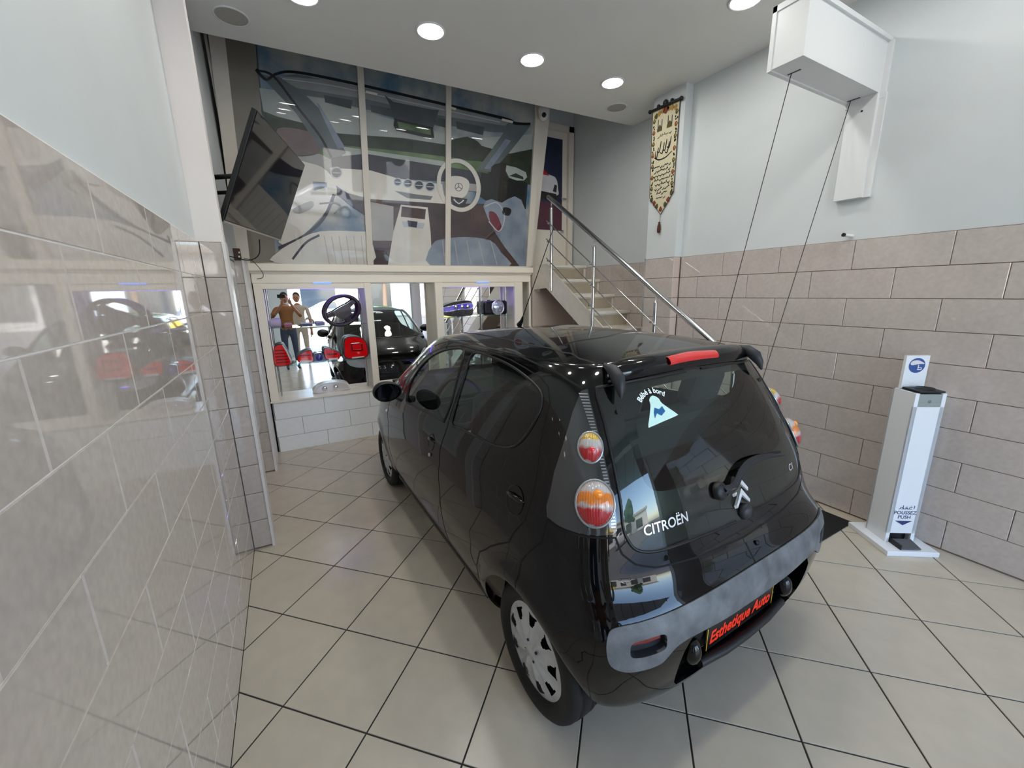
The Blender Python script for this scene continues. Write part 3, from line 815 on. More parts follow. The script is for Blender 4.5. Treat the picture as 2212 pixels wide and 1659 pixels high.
# two small mosque pictures
for u0 in (.10, .22):
    cal.add([bp(u0 + a, 3.22 + b, 3) for a, b in ((-.03, 0), (.03, 0), (.03, .025), (.012, .05), (0, .06), (-.012, .05), (-.03, .025))], [tuple(range(7))], M_LEAF)
    stroke([(u0 - .02, 3.24), (u0 - .02, 3.33)], .004); stroke([(u0 + .026, 3.24), (u0 + .026, 3.32)], .004)
def script_line(z, u0, u1, h, w, seed):
    rnd = random.Random(seed); u = u1
    while u > u0 + .01:
        k = rnd.choice('abcde')
        if k == 'a':
            stroke([(u, z + h), (u - .004, z + h * .4), (u - .006, z)], w); u -= .015
        elif k == 'b':
            stroke([(u, z + h * .35), (u - .008, z), (u - .022, z - h * .1), (u - .034, z + h * .3)], w); blob_dot(u - .016, z - h * .45, w); u -= .038
        elif k == 'c':
            stroke([(u, z + h * .1), (u - .01, z + h * .5), (u - .018, z + h * .1), (u - .03, z)], w); blob_dot(u - .012, z + h * .85, w); u -= .032
        elif k == 'd':
            stroke([(u, z + h * .2), (u - .012, z - h * .3), (u - .028, z - h * .45)], w); u -= .03
        else:
            stroke([(u, z), (u - .012, z + h * .25), (u - .022, z), (u - .034, z + h * .25), (u - .042, z)], w); u -= .044
def blob_dot(u, z, w):
    r = w * 1.1
    cal.add([bp(u - r, z, 3), bp(u, z - r, 3), bp(u + r, z, 3), bp(u, z + r, 3)], [(0, 1, 2, 3)], M_INK)
script_line(3.17, .08, .25, .022, .003, 1)
for q, (u, z) in enumerate(((.25, 3.06), (.23, 3.02), (.20, 3.05), (.17, 3.03), (.13, 3.05), (.10, 3.0))):
    stroke([(u, z + .075), (u - .006, z + .03), (u - .02, z - .02), (u - .045, z - .005)], .006)
stroke([(.27, 3.0), (.2, 2.965), (.12, 2.96), (.07, 2.99), (.068, 3.05)], .006)
for k in range(7):
    script_line(2.895 - k * .042, .07 if k < 6 else .10, .265 if k < 6 else .24, .028, .0042, 11 + k)
script_line(2.60, .12, .22, .022, .003, 40)
cal.build('calligraphy', parent=bn)
MB().tube([(3.455, 3.27, 3.432), (3.455, 2.91, 3.418)], .014, M_BLACKP, 8).ball((3.455, 3.275, 3.432), .02, M_BLACKP, 10, 6).ball((3.455, 2.905, 3.418), .02, M_BLACKP, 10, 6).ball((3.455, 3.09, 3.450), .028, M_BLACKP, 10, 6, s=(.5, 1, 1)).ball((3.455, 3.17, 3.445), .018, M_BLACKP, 10, 6).ball((3.455, 3.01, 3.44), .018, M_BLACKP, 10, 6).build('carved_rod', parent=bn)
M_TAS = mat('brown_tassel', srgb(84, 50, 40), .9, bump=.4, bscale=200)
MB().tube([(3.462, 3.075, 2.44), (3.462, 3.075, 2.36)], .002, M_TAS, 6).lathe([(.002, 2.37), (.012, 2.362), (.008, 2.352), (.016, 2.33), (.018, 2.29), (.014, 2.262), (0, 2.262)], M_TAS, 14, M=Matrix.Translation((3.455, 3.075, 0))).build('tassel', parent=bn)

# ------------------------------------------------------------------ boxed hoist on the right wall with its two cables
M_BOX = mat('white_melamine', srgb(226, 228, 226), .35)
hb = thing('hoist_box', 'long white boxed hoist reaching out from the right wall', 'box', (3.55, 1.5, 2.913))
MB().bx(2.612, 3.572, 1.412, 1.582, 2.913, 3.205, M_BOX, bev=.0015).build('casing', parent=hb)
MB().bx(2.604, 3.572, 1.578, 1.600, 2.905, 3.225, M_BOX).bx(2.604, 2.614, 1.40, 1.60, 3.195, 3.225, M_BOX).bx(2.604, 3.572, 1.398, 1.418, 3.200, 3.225, M_BOX).build('cover_lip', parent=hb)
for x, y in ((2.757, 1.53), (3.503, 1.535)):
    MB().bx(x - .006, x + .006, y - .035, y + .035, 2.9115, 2.9145, M_BLACKP).build('slot', parent=hb)
MB().bx(3.548, 3.572, 1.385, 1.60, 2.88, 3.205, M_BOX).build('mounting_board', parent=hb)
cd = thing('cable_duct', 'flat white duct on the wall below the hoist box', 'duct', (3.56, 1.49, 2.28))
MB().bx(3.522, 3.572, 1.412, 1.575, 2.285, 2.913, M_BOX, bev=.002).build('cover', parent=cd)
MB().bx(3.552, 3.572, 1.378, 1.412, 2.285, 2.913, M_BOX).build('flange', parent=cd)
MB().tube([(3.5225, 1.485, 2.83), (3.518, 1.485, 2.83)], .006, M_BLACKP, 8).build('screw', parent=cd)
def cable(p, q, lab):
    p, q = Vector(p), Vector(q)
    e = p + (q - p) * ((p.z - .012) / (p.z - q.z))
    o = MB().tube([p, e], .0024, mat('dark_steel_rope', srgb(60, 60, 58), .5, metal=.6), 6).build('hoist_rope')
    tag(o, lab, 'rope', 'hoist ropes')
cable((2.758, 1.545, 2.912), (2.90, 1.90, 1.39), 'thin dark steel rope from the outer end of the hoist box')
cable((3.507, 1.553, 2.912), (3.0, 1.608, 1.127), 'thin dark steel rope from the wall end of the hoist box')
t = thing('wall_spout', 'short white tube with a black tip sticking out above the right tiles', 'tube', (3.57, 1.46, 2.05))
MB().tube([(3.575, 1.445, 2.04), (3.515, 1.47, 2.048)], .011, M_TRIM, 12).build('tube', parent=t)
MB().tube([(3.516, 1.47, 2.048), (3.505, 1.475, 2.05)], .013, M_BLACKP, 12).build('tip', parent=t)
# ------------------------------------------------------------------ stairs and railing
M_STEP = mat('stair_marble', srgb(226, 219, 206), .2, noise=.05, nscale=12)
M_STEPD = mat('stair_inset', srgb(168, 156, 136), .3, noise=.05, nscale=20)
st = thing('staircase', 'light stone staircase rising along the right wall to the door', 'stairs', (3.4, 3.0, 0))
RISE, GO = .1957, .29
for k in range(11):
    z = 2.04 - RISE * k
    y = 4.60 - GO * k
    x1 = 3.776 if y > 3.26 else 3.466
    x0 = 3.11
    if z < .02:
        continue
    yend = 4.90 if k == 0 else y + GO + .03
    MB().bx(x0, x1, y, yend, z - .035, z, M_STEP, bev=.003).build('tread', parent=st)
    zr = max(z - RISE, 0.0)
    rs = MB().bx(x0 + .01, x1, y + .02, y + .045, zr, z - .035, M_STEP).build('riser', parent=st)
    MB().bx(x0 + .05, x1 - .04, y + .014, y + .02, zr + .018, z - .05, M_STEPD).build('inset_panel', parent=rs)
# sloping side string and soffit
zs = lambda y: 2.04 - RISE * (4.60 - y) / GO
MB().prism([(3.095, 4.92, 2.04), (3.095, 4.60, 2.05), (3.095, 1.62, zs(1.62) + .03), (3.095, 1.62, 0), (3.095, 1.85, 0), (3.095, 4.60, zs(4.60) - .30), (3.095, 4.92, 1.72)], (.018, 0, 0), M_STEP).build('string', parent=st)
MB().prism([(3.113, 1.85, 0), (3.113, 4.60, zs(4.60) - .30), (3.113, 4.60, zs(4.60) - .27), (3.113, 1.85, .03)], (.34, 0, 0), mat('soffit_brown', srgb(150, 136, 126), .6)).build('soffit', parent=st)
# closing panel below the landing, beside the display cabinet
sp = MB().bx(3.075, 3.79, 4.905, 4.945, 0, 2.04, mat('pinkish_panel', srgb(204, 188, 176), .35)).build('wall_landing')
struct(sp, 'pinkish panel below the stair landing')
t = thing('wall_phone', 'small white handset box on the panel beside the stairs', 'intercom', (3.16, 4.90, 1.74), world_coords=False)
MB().box((0, -.012, .06), (.05, .03, .22), M_TRIM, bev=.008).build('case', parent=t)
MB().box((0, -.034, .06), (.03, .014, .19), mat('handset_white', srgb(238, 238, 236), .3), bev=.006).build('handset', parent=t)
t = thing('wall_socket', 'white double socket on the side of the landing', 'socket', (3.30, 4.90, 1.80), world_coords=False)
MB().box((0, -.006, 0), (.08, .012, .13), M_TRIM, bev=.003).build('plate', parent=t)
for dz in (-.03, .03):
    MB().lathe([(.015, 0), (.012, .004), (0, .004)], M_BLACKP, 12, M=Matrix.Translation((0, -.012, dz)) @ Matrix.Rotation(math.pi / 2, 4, 'X')).build('outlet', parent=t)

rl = thing('stair_railing', 'polished steel stair railing with round handrail and thin rods', 'railing', (3.09, 3.3, 1.0))
XR = 3.085
SL = (2.8536 - 1.2842) / (4.5334 - 2.1349)
hz = lambda y: 2.8536 - SL * (4.5334 - y)
MB().tube([(XR, 4.53, hz(4.53)), (XR, 1.82, hz(1.82))], .027, M_STEEL, 16).ball((XR, 4.53, hz(4.53)), .027, M_STEEL).build('handrail', parent=rl)
for y, zb in ((4.47, 1.70), (3.635, 1.18), (2.73, .60), (1.90, .06)):
    MB().tube([(XR, y, zb), (XR, y, hz(y) - .10)], .019, M_STEEL, 12).tube([(XR, y, hz(y) - .10), (XR, y, hz(y) - .075)], [.019, .008], M_STEEL, 12).tube([(XR, y, hz(y) - .08), (XR, y, hz(y) - .01)], .008, M_STEEL, 8).build('post', parent=rl)
    for d in (.28, .50, .735):
        MB().tube([(XR - .02, y + .005, hz(y) - d), (XR - .055, y + .005, hz(y) - d)], .011, M_STEEL, 8).build('clamp', parent=rl)
for d in (.28, .50, .735):
    MB().tube([(XR - .035, 4.53, hz(4.53) - d), (XR - .035, 1.88, hz(1.88) - d)], .0065, M_STEEL, 8).build('rod', parent=rl)

# ------------------------------------------------------------------ pedal soap / gel dispenser
A_, B_ = Vector((3.301, .876)), Vector((3.446, .779))
dv = (B_ - A_).normalized(); nv = Vector((-dv.y, dv.x))          # dv along the front, nv to the back
ang = math.atan2(dv.y, dv.x)
ds = thing('gel_dispenser', 'white pedal operated hand gel dispenser column on a square base', 'dispenser', (*((A_ + B_) / 2), 0), rotz=ang, world_coords=False)
WD, DP = .175, .165
MW = mat('dispenser_white', srgb(238, 241, 244), .3)
MB().box((.005, .065, .0165), (.31, .345, .033), MW, bev=.003).build('base', parent=ds)
col = MB()
col.bx(-WD / 2, WD / 2, .0, .012, .10, .965, MW)                    # front
col.bx(-WD / 2, -WD / 2 + .022, 0, .012, .033, 1.05, MW).bx(WD / 2 - .022, WD / 2, 0, .012, .033, 1.05, MW)
col.bx(-WD / 2, -WD / 2 + .012, .012, DP, .033, 1.05, MW).bx(WD / 2 - .012, WD / 2, .012, DP, .033, 1.05, MW)
col.bx(-WD / 2, WD / 2, DP - .012, DP, .033, 1.05, MW)
col.build('column', parent=ds)
MB().bx(-WD / 2 + .022, WD / 2 - .022, .002, .008, .965, 1.045, mat('grey_window', srgb(150, 158, 152), .15)).ball((.0, .004, 1.0), .012, mat('grey_button', srgb(120, 122, 112), .4), s=(1, .4, 1)).build('window', parent=ds)
MB().box((.015, .075, 1.056), (.15, .13, .014), M_BLACKP, bev=.006).lathe([(.05, 0), (.045, .012), (.03, .006), (0, .004)], M_BLACKP, 20, M=Matrix.Translation((.02, .07, 1.06))).build('drip_tray', parent=ds)
sg = MB().bx(-.068, .068, .135, .155, 1.05, 1.262, MW).build('sign_board', parent=ds)
M_SB = mat('sign_blue', srgb(34, 78, 150), .4)
cz_, cy_ = 1.20, .1345
MB().lathe([(.048, 0), (0, 0)], M_SB, 28, M=Matrix.Translation((0, cy_, cz_)) @ Matrix.Rotation(math.pi / 2, 4, 'X'), smooth=False).build('blue_disc', parent=sg)
pg = MB()
hand = spline([(-.040, .012), (-.030, .028), (-.005, .034), (.012, .030), (.036, .018), (.040, .010), (.020, .010), (-.005, .006), (-.030, .002)], 4)
pg.add([(a, cy_ - .0006, cz_ + b) for a, b in hand], [tuple(range(len(hand)))], M_TRIM)
for a0, a1, b0, b1 in ((.006, .012, -.02, .004), (.004, .030, -.028, -.022), (.026, .031, -.028, -.014), (.012, .026, -.014, -.010)):
    pg.add([(a0, cy_ - .0006, cz_ + b0), (a1, cy_ - .0006, cz_ + b0), (a1, cy_ - .0006, cz_ + b1), (a0, cy_ - .0006, cz_ + b1)], [(0, 1, 2, 3)], M_TRIM)
pg.build('wash_symbol', parent=sg)
M_NAVY = mat('print_navy', srgb(44, 58, 110), .5)
for s, z, sz in (('POUSSEZ', .238, .033), ('PUSH', .206, .033)):
    V, Fc = text_mesh(s, sz, 'CENTER', bold=.0006)
    MB().add([(v.x, -.0006, z + v.y) for v in V], Fc, M_NAVY).build('lettering', parent=ds)
ar = MB()                                                            # the Arabic word for push, drawn stroke by stroke
def astroke(pts, w=.0022):
    P = spline(pts, 4, False); n = len(P); L, R = [], []
    for i in range(n):
        t = P[min(i + 1, n - 1)] - P[max(i - 1, 0)]; t = t / (np.hypot(*t) or 1)
        L.append((P[i][0] - t[1] * w, P[i][1] + t[0] * w)); R.append((P[i][0] + t[1] * w, P[i][1] - t[0] * w))
    ar.add([(a, -.0006, .274 + b) for a, b in L + R], [(i, i + 1, n + i + 1, n + i) for i in range(n - 1)], M_NAVY)
astroke([(.048, .026), (.048, .002)])
astroke([(.036, .010), (.030, .016), (.022, .013), (.020, .003), (.036, .002)]); astroke([(.020, .002), (.002, .002)])
astroke([(.010, .003), (.004, .011), (-.004, .010), (.000, .003), (-.012, .002)])
astroke([(-.012, .002), (-.030, .002)]); astroke([(-.014, .003), (-.022, .012), (-.034, .012), (-.036, .003), (-.044, .002)]); astroke([(-.020, .028), (-.019, .004)])
for a, b in ((.028, .024), (.003, .019)):
    astroke([(a - .002, b), (a + .002, b)], .002)
ar.build('lettering', parent=ds)
MB().add([(-.052, -.0006, .190), (.052, -.0006, .190), (0, -.0006, .158)], [(0, 2, 1)], M_NAVY).build('arrow', parent=ds)
MB().prism([(-.062, -.015, .062), (.055, -.015, .062), (.062, -.09, .040), (-.058, -.09, .040)], (0, 0, .005), mat('pedal_grey', srgb(84, 84, 88), .45)).bx(-.062, -.056, -.09, .03, .034, .067, M_BLACKP).build('pedal', parent=ds)
MB().bx(-WD / 2 + .022, WD / 2 - .022, .04, .045, .033, .10, M_BLACKP).build('foot_recess', parent=ds)

# ------------------------------------------------------------------ black floor mat at the foot of the stairs
fm = MB().bx(2.50, 3.447, 1.105, 1.56, 0, .010, M_RUBBER, bev=.003).build('floor_mat')
tag(fm, 'black rubber mat on the floor by the right wall', 'mat')
# ------------------------------------------------------------------ the black hatchback
M_PAINT = mat('black_car_paint', srgb(4, 4, 5), .2, coat=.75, coat_r=.012, spec=.05)
M_CGLASS = thin_glass('tinted_car_glass', (.74, .82, .78), ior=1.45)
M_HGLASS = thin_glass('hatch_glass', (.64, .74, .69), ior=1.55)
M_FRIT = mat('black_frit', srgb(4, 4, 5), .3)
M_SEAL = mat('black_seal', srgb(10, 10, 11), .4)
M_GAP = mat('panel_gap_black', (0.001, 0.001, 0.001), .8)
M_GREYP = mat('weathered_grey_plastic', srgb(82, 84, 86), .5, col2=srgb(118, 121, 123), nscale=14, bump=.15, bscale=220)
M_DGREY = mat('dark_grey_plastic', srgb(44, 45, 49), .45)
M_LINER = mat('wheel_well_black', srgb(8, 8, 9), .9)
M_TYRE = mat('tyre_rubber', srgb(19, 19, 21), .62, bump=.1, bscale=150)
M_CAP = mat('silver_wheel_cover', srgb(196, 200, 204), .32, metal=.35, noise=.12, nscale=16)
M_CABIN = mat('dark_cabin', srgb(20, 22, 22), .8)
M_SEAT = mat('grey_seat_cloth', srgb(52, 54, 56), .9)

def pchip(x, xs, ys):
    xs = np.asarray(xs, float); ys = np.asarray(ys, float); h = np.diff(xs); d = np.diff(ys) / h
    m = np.zeros(len(xs)); m[0] = d[0]; m[-1] = d[-1]
    for i in range(1, len(xs) - 1):
        if d[i - 1] * d[i] > 0:
            w1 = 2 * h[i] + h[i - 1]; w2 = h[i] + 2 * h[i - 1]; m[i] = (w1 + w2) / (w1 / d[i - 1] + w2 / d[i])
    k = np.clip(np.searchsorted(xs, x) - 1, 0, len(h) - 1); t = (x - xs[k]) / h[k]
    return (2 * t ** 3 - 3 * t ** 2 + 1) * ys[k] + (t ** 3 - 2 * t ** 2 + t) * h[k] * m[k] + (-2 * t ** 3 + 3 * t ** 2) * ys[k + 1] + (t ** 3 - t ** 2) * h[k] * m[k + 1]
# height, half width, rear end, front end, plan roundness rear (2), front (2)
LV = np.array([(.17, .655, -.345, 2.88, 4, 9, 2.6, 6), (.22, .725, -.390, 2.95, 4, 10, 2.6, 6), (.30, .778, -.425, 3.01, 4, 12, 2.6, 6),
    (.40, .806, -.450, 3.04, 4, 12, 2.6, 6), (.50, .820, -.463, 3.05, 4, 12, 2.6, 6), (.58, .824, -.463, 3.03, 4, 12, 2.6, 6),
    (.64, .820, -.446, 3.01, 4, 12, 2.6, 6), (.70, .815, -.402, 2.98, 4, 11, 2.6, 6), (.75, .810, -.374, 2.94, 4, 11, 2.7, 6),
    (.80, .803, -.359, 2.89, 4, 11, 2.7, 6), (.86, .793, -.342, 2.78, 4, 11, 2.8, 6), (.92, .779, -.325, 2.62, 4, 11, 2.9, 6),
    (.98, .760, -.303, 2.45, 4, 11, 3, 6), (1.06, .733, -.268, 2.28, 4, 11, 3.2, 6), (1.15, .700, -.222, 2.11, 4, 11, 3.2, 6),
    (1.25, .660, -.167, 1.92, 4, 11, 3.2, 6), (1.33, .622, -.119, 1.77, 4, 11, 3.2, 6), (1.385, .588, -.086, 1.65, 4, 10, 3.2, 6),
    (1.415, .558, -.064, 1.55, 4, 9, 3.2, 6)])
YC, ZT, NC = .95, 1.487, 241
def car_levels(nlow=150, nroof=40):
    z = np.linspace(.17, 1.415, nlow)
    L = np.stack([z] + [pchip(z, LV[:, 0], LV[:, k]) for k in range(1, 8)], 1)
    for _ in range(6):                                    # soften the table
        L[1:-1, 1:] = .5 * L[1:-1, 1:] + .25 * (L[2:, 1:] + L[:-2, 1:])
    e = L[-1]; rows = []
    for q in 1 - np.linspace(0, 1, nroof + 1)[1:]:
        q = max(q, 2e-3)
        rows.append([ZT - (ZT - e[0]) * q ** 2.2, e[1] * q, .72 + (e[2] - .72) * q, .72 + (e[3] - .72) * q] + list(e[4:]))
    return np.vstack([L, rows])
def car_outline(l):
    z, W, R, Fr, nr, mr, nf, mf = l
    k = min(1.0, W / LV[-1, 1]) if z > 1.4151 else 1.0
    yc = YC * k + .72 * (1 - k)
    th = np.linspace(0, np.pi / 2, 500)
    x = np.concatenate([W * np.sin(th) ** (2 / nr), (W * np.sin(th) ** (2 / nf))[::-1][1:]])
    y = np.concatenate([yc - (yc - R) * np.cos(th) ** (2 / mr), (yc + (Fr - yc) * np.cos(th) ** (2 / mf))[::-1][1:]])
    if z < 1.0:                                            # slight flare round the wheel arches
        for wy in (0.0, 2.37):
            d = np.hypot(y - wy, z - .27)
            x = x + .012 * np.exp(-((d - .34) / .045) ** 2) * (x > .5)
    s = np.concatenate([[0], np.cumsum(np.hypot(np.diff(x), np.diff(y)))]); s /= s[-1]
    u = np.linspace(0, 1, NC)
    return np.stack([np.interp(u, s, x), np.interp(u, s, y), np.full(NC, z)], 1)
_LEV = car_levels()
GT = np.array([car_outline(l) for l in _LEV])
GZ = _LEV[:, 0]
_mid = NC // 2
TC = np.concatenate([[0], np.cumsum(np.hypot(np.diff(_LEV[:, 0]), np.diff(_LEV[:, 1])))])
SMAX = 3.6
def lift(S, T):
    S = np.asarray(S, float); T = np.asarray(T, float)
    r = np.clip(np.interp(T, TC, np.arange(len(TC))), 0, len(TC) - 1.000001); c = np.clip(S / SMAX * (NC - 1), 0, NC - 1.000001)
    r0 = r.astype(int); c0 = c.astype(int); fr = (r - r0)[..., None]; fc = (c - c0)[..., None]
    return (GT[r0, c0] * (1 - fc) + GT[r0, c0 + 1] * fc) * (1 - fr) + (GT[r0 + 1, c0] * (1 - fc) + GT[r0 + 1, c0 + 1] * fc) * fr
def shell_normal(S, T):
    e = .012
    a = lift(np.minimum(S + e, SMAX), T) - lift(np.maximum(S - e, 0), T)
    b = lift(S, np.minimum(T + e, TC[-1])) - lift(S, np.maximum(T - e, 0))
    n = np.cross(a, b); l = np.linalg.norm(n, axis=-1, keepdims=True)
    n = np.where(l > 1e-9, n / np.maximum(l, 1e-9), np.array([0, 0, 1.0]))
    n[..., 0] = np.where(S < 1e-6, 0, n[..., 0]); n[..., 0] = np.where(S > SMAX - 1e-6, 0, n[..., 0])
    n = np.where((T > TC[-1] - .02)[..., None], np.array([0, 0, 1.0]), n)
    return n / np.linalg.norm(n, axis=-1, keepdims=True)
def _row(z):
    r = np.interp(z, GZ, np.arange(len(GZ))); r0 = min(int(r), len(GZ) - 2); f = r - r0
    return GT[r0] * (1 - f) + GT[r0 + 1] * f, float(np.interp(z, GZ, TC))
def Rr(x, z):                       # rear-view point -> shell domain
    o, T = _row(z); k = int(np.argmax(o[:, 0]))
    return (float(np.interp(x, o[:k + 1, 0], np.linspace(0, SMAX, NC)[:k + 1])), T)
def Ff(x, z):                       # front-view point
    o, T = _row(z); k = int(np.argmax(o[:, 0]))
    return (float(np.interp(x, o[k:, 0][::-1], np.linspace(0, SMAX, NC)[k:][::-1])), T)
def Sd(y, z):                       # side-view point
    o, T = _row(z)
    return (float(np.interp(y, o[:, 1], np.linspace(0, SMAX, NC))), T)
def dense(P, step=.018):
    out = []
    for i in range(len(P)):
        a, b = np.array(P[i]), np.array(P[(i + 1) % len(P)])
        n = max(1, int(np.hypot(*(b - a)) / step))
        out += [tuple(a + (b - a) * k / n) for k in range(n)]
    return out
def inside(pts, poly):
    x, y = pts[:, 0], pts[:, 1]; c = np.zeros(len(pts), bool)
    P = np.array(poly)
    for i in range(len(P)):
        x0, y0 = P[i - 1]; x1, y1 = P[i]
        if y0 == y1: continue
        m = ((y0 > y) != (y1 > y))
        c ^= m & (x < (x1 - x0) * (y - y0) / (y1 - y0) + x0)
    return c
def smooth_half(P, n=5):
    """spline an open half outline that starts and ends on the centre line, keep it closed along the axis"""
    Q = spline(P, n, False)
    Q[:, 0] = np.maximum(Q[:, 0], 0)
    return [tuple(q) for q in Q]
REG = {}
def arch(y0):
    a = np.radians(np.linspace(-18.5, 198.5, 60))
    return [Sd(y0 + .318 * math.cos(t), max(.17, .275 + .318 * math.sin(t))) for t in a]
REG['arch_r'] = arch(0.0); REG['arch_f'] = arch(2.37)
REG['fog'] = [tuple(q) for q in spline([Rr(x, z) for x, z in ((.53, .548), (.585, .543), (.64, .548), (.650, .575), (.64, .60), (.585, .605), (.53, .602), (.522, .575))], 4)]
REG['plate'] = [Rr(0, .522), Rr(.33, .538), Rr(.40, .530), Rr(.43, .49), Rr(.43, .33), Rr(.40, .29), Rr(0, .28)]
REG['grey'] = smooth_half([Rr(x, z) for x, z in ((0, .528), (.2, .532), (.345, .543), (.42, .547), (.475, .538), (.508, .515), (.54, .494), (.60, .490), (.66, .495), (.70, .52), (.714, .575), (.705, .625), (.68, .645), (.6, .651), (.39, .653), (.2, .653), (0, .653))], 4)
REG['tail'] = dense([Rr(.527, 1.343), Rr(.548, 1.25), Rr(.560, 1.17), Rr(.572, 1.09), Rr(.586, .974), Rr(.598, .915), Rr(.612, .905), Rr(.66, .903), Rr(.703, .906), Sd(-.152, .913), Sd(-.10, .926), Sd(-.085, .96), Sd(-.07, 1.071), Sd(-.061, 1.165), Sd(-.041, 1.265), Sd(-.026, 1.335)])
REG['clear'] = smooth_half([Rr(x, z) for x, z in ((0, .985), (.2, .99), (.38, 1.0), (.44, 1.03), (.455, 1.10), (.45, 1.2), (.43, 1.285), (.38, 1.325), (.2, 1.335), (0, 1.338))], 4)
REG['hatch'] = smooth_half([Rr(x, z) for x, z in ((0, .800), (.16, .806), (.34, .815), (.47, .823), (.54, .843), (.568, .882), (.574, .93), (.560, 1.01), (.541, 1.137), (.522, 1.25), (.505, 1.335), (.47, 1.352), (.27, 1.362), (0, 1.366))], 4)
REG['win_f'] = [tuple(q) for q in spline([Sd(y, z) for y, z in ((1.555, .995), (1.56, 1.09), (1.474, 1.206), (1.336, 1.299), (1.172, 1.357), (1.014, 1.384), (.945, 1.385), (.905, 1.368), (.874, 1.312), (.846, 1.14), (.868, 1.02), (.90, 1.006), (1.118, .994), (1.4, .976), (1.53, .970))], 4)]
REG['win_r'] = [tuple(q) for q in spline([Sd(y, z) for y, z in ((.80, 1.380), (.626, 1.387), (.43, 1.376), (.296, 1.358), (.179, 1.332), (.125, 1.310), (.100, 1.283), (.093, 1.238), (.113, 1.164), (.152, 1.107), (.21, 1.073), (.31, 1.050), (.466, 1.04), (.65, 1.03), (.770, 1.020), (.783, 1.107), (.787, 1.279))], 4)]
REG['screen'] = smooth_half([Ff(x, z) for x, z in ((0, 1.0), (.4, 1.0), (.56, 1.005), (.605, 1.03), (.60, 1.10), (.575, 1.2), (.54, 1.3), (.495, 1.375), (.44, 1.398), (.2, 1.405), (0, 1.406))], 4)
REG['headlamp'] = [tuple(q) for q in spline([Ff(x, z) for x, z in ((.36, .655), (.5, .635), (.62, .66), (.66, .72), (.63, .80), (.53, .83), (.42, .75))], 4)]
REG['grille'] = [Ff(0, .38), Ff(.45, .38), Ff(.5, .46), Ff(.42, .53), Ff(0, .53)]
BS = [(.80, 1.398), (.795, 1.25), (.815, 1.02), (.835, .906), (.835, .786), (.815, .631), (.805, .51), (.805, .30)]
REG['door_f'] = dense([Sd(*p) for p in BS + [(1.85, .30), (1.94, .5), (1.94, .72), (1.90, .93), (1.66, .99), (1.63, 1.10), (1.52, 1.225), (1.37, 1.32), (1.19, 1.376), (1.0, 1.40)]])
REG['door_r'] = dense([Sd(*p) for p in BS + [(.40, .30), (.375, .45), (.32, .56), (.22, .645), (.08, .74), (.0, .87), (-.005, 1.0), (.03, 1.13), (.05, 1.22), (.06, 1.285), (.10, 1.335), (.16, 1.36), (.29, 1.38), (.43, 1.395), (.62, 1.403)]])
REG['bumper'] = dense([Rr(0, .735), Rr(.27, .748), Rr(.48, .772), Rr(.555, .80), Rr(.595, .84), Rr(.606, .893), Rr(.66, .896), Rr(.703, .898), Sd(-.152, .905), Sd(-.10, .916), Sd(-.10, .835), Sd(-.01, .707), Sd(.0, .62), Sd(.0, .4), Sd(-.1, .3), Sd(-.2, .17), (0.0, 0.0)])
ORDER = ['arch_r', 'arch_f', 'fog', 'grey', 'plate', 'tail', 'clear', 'hatch', 'win_f', 'win_r', 'screen', 'headlamp', 'grille', 'door_f', 'door_r', 'bumper']

# triangulate the half shell with every outline as an exact edge
_gs = np.linspace(0, SMAX, 165); _gt = np.concatenate([np.linspace(0, np.interp(1.415, GZ, TC), 96), np.linspace(np.interp(1.415, GZ, TC), TC[-1], 36)[1:]])
grid = np.stack(np.meshgrid(_gs, _gt), -1).reshape(-1, 2)
cons_v, cons_e = [], []
for k in ORDER:
    P = REG[k]; o = len(cons_v)
    cons_v += [tuple(p) for p in P]
    cons_e += [(o + i, o + (i + 1) % len(P)) for i in range(len(P))]
CV = np.array(cons_v)
keep = np.ones(len(grid), bool)
for i in range(0, len(grid), 2000):
    g = grid[i:i + 2000]
    d = np.min(np.hypot(g[:, None, 0] - CV[None, :, 0], g[:, None, 1] - CV[None, :, 1]), 1)
    edge = (g[:, 0] < 1e-6) | (g[:, 0] > SMAX - 1e-6) | (g[:, 1] < 1e-6) | (g[:, 1] > TC[-1] - 1e-6)
    keep[i:i + 2000] = (d > .006) | edge
allv = [Vector(p) for p in grid[keep]] + [Vector(p) for p in cons_v]
ng = int(keep.sum())
cv, ce_, cf = geometry.delaunay_2d_cdt(allv, [(a + ng, b + ng) for a, b in cons_e], [], 0, 1e-6)[:3]
DV = np.array([(v.x, v.y) for v in cv]); DF = np.array([f for f in cf])
cen = DV[DF].mean(1)
lab = np.full(len(DF), -1)
for i, k in reversed(list(enumerate(ORDER))):
    lab[inside(cen, REG[k])] = i
P3 = lift(DV[:, 0], DV[:, 1]); N3 = shell_normal(DV[:, 0], DV[:, 1])
_fn = np.cross(P3[DF[:, 1]] - P3[DF[:, 0]], P3[DF[:, 2]] - P3[DF[:, 0]])
_out = (_fn * N3[DF].mean(1)).sum(1)
if (N3[DF].mean(1) * (P3[DF].mean(1) - np.array([0, .9, .7]))).sum() < 0:
    N3 = -N3; _out = -_out
DF[_out < 0] = DF[_out < 0][:, ::-1]

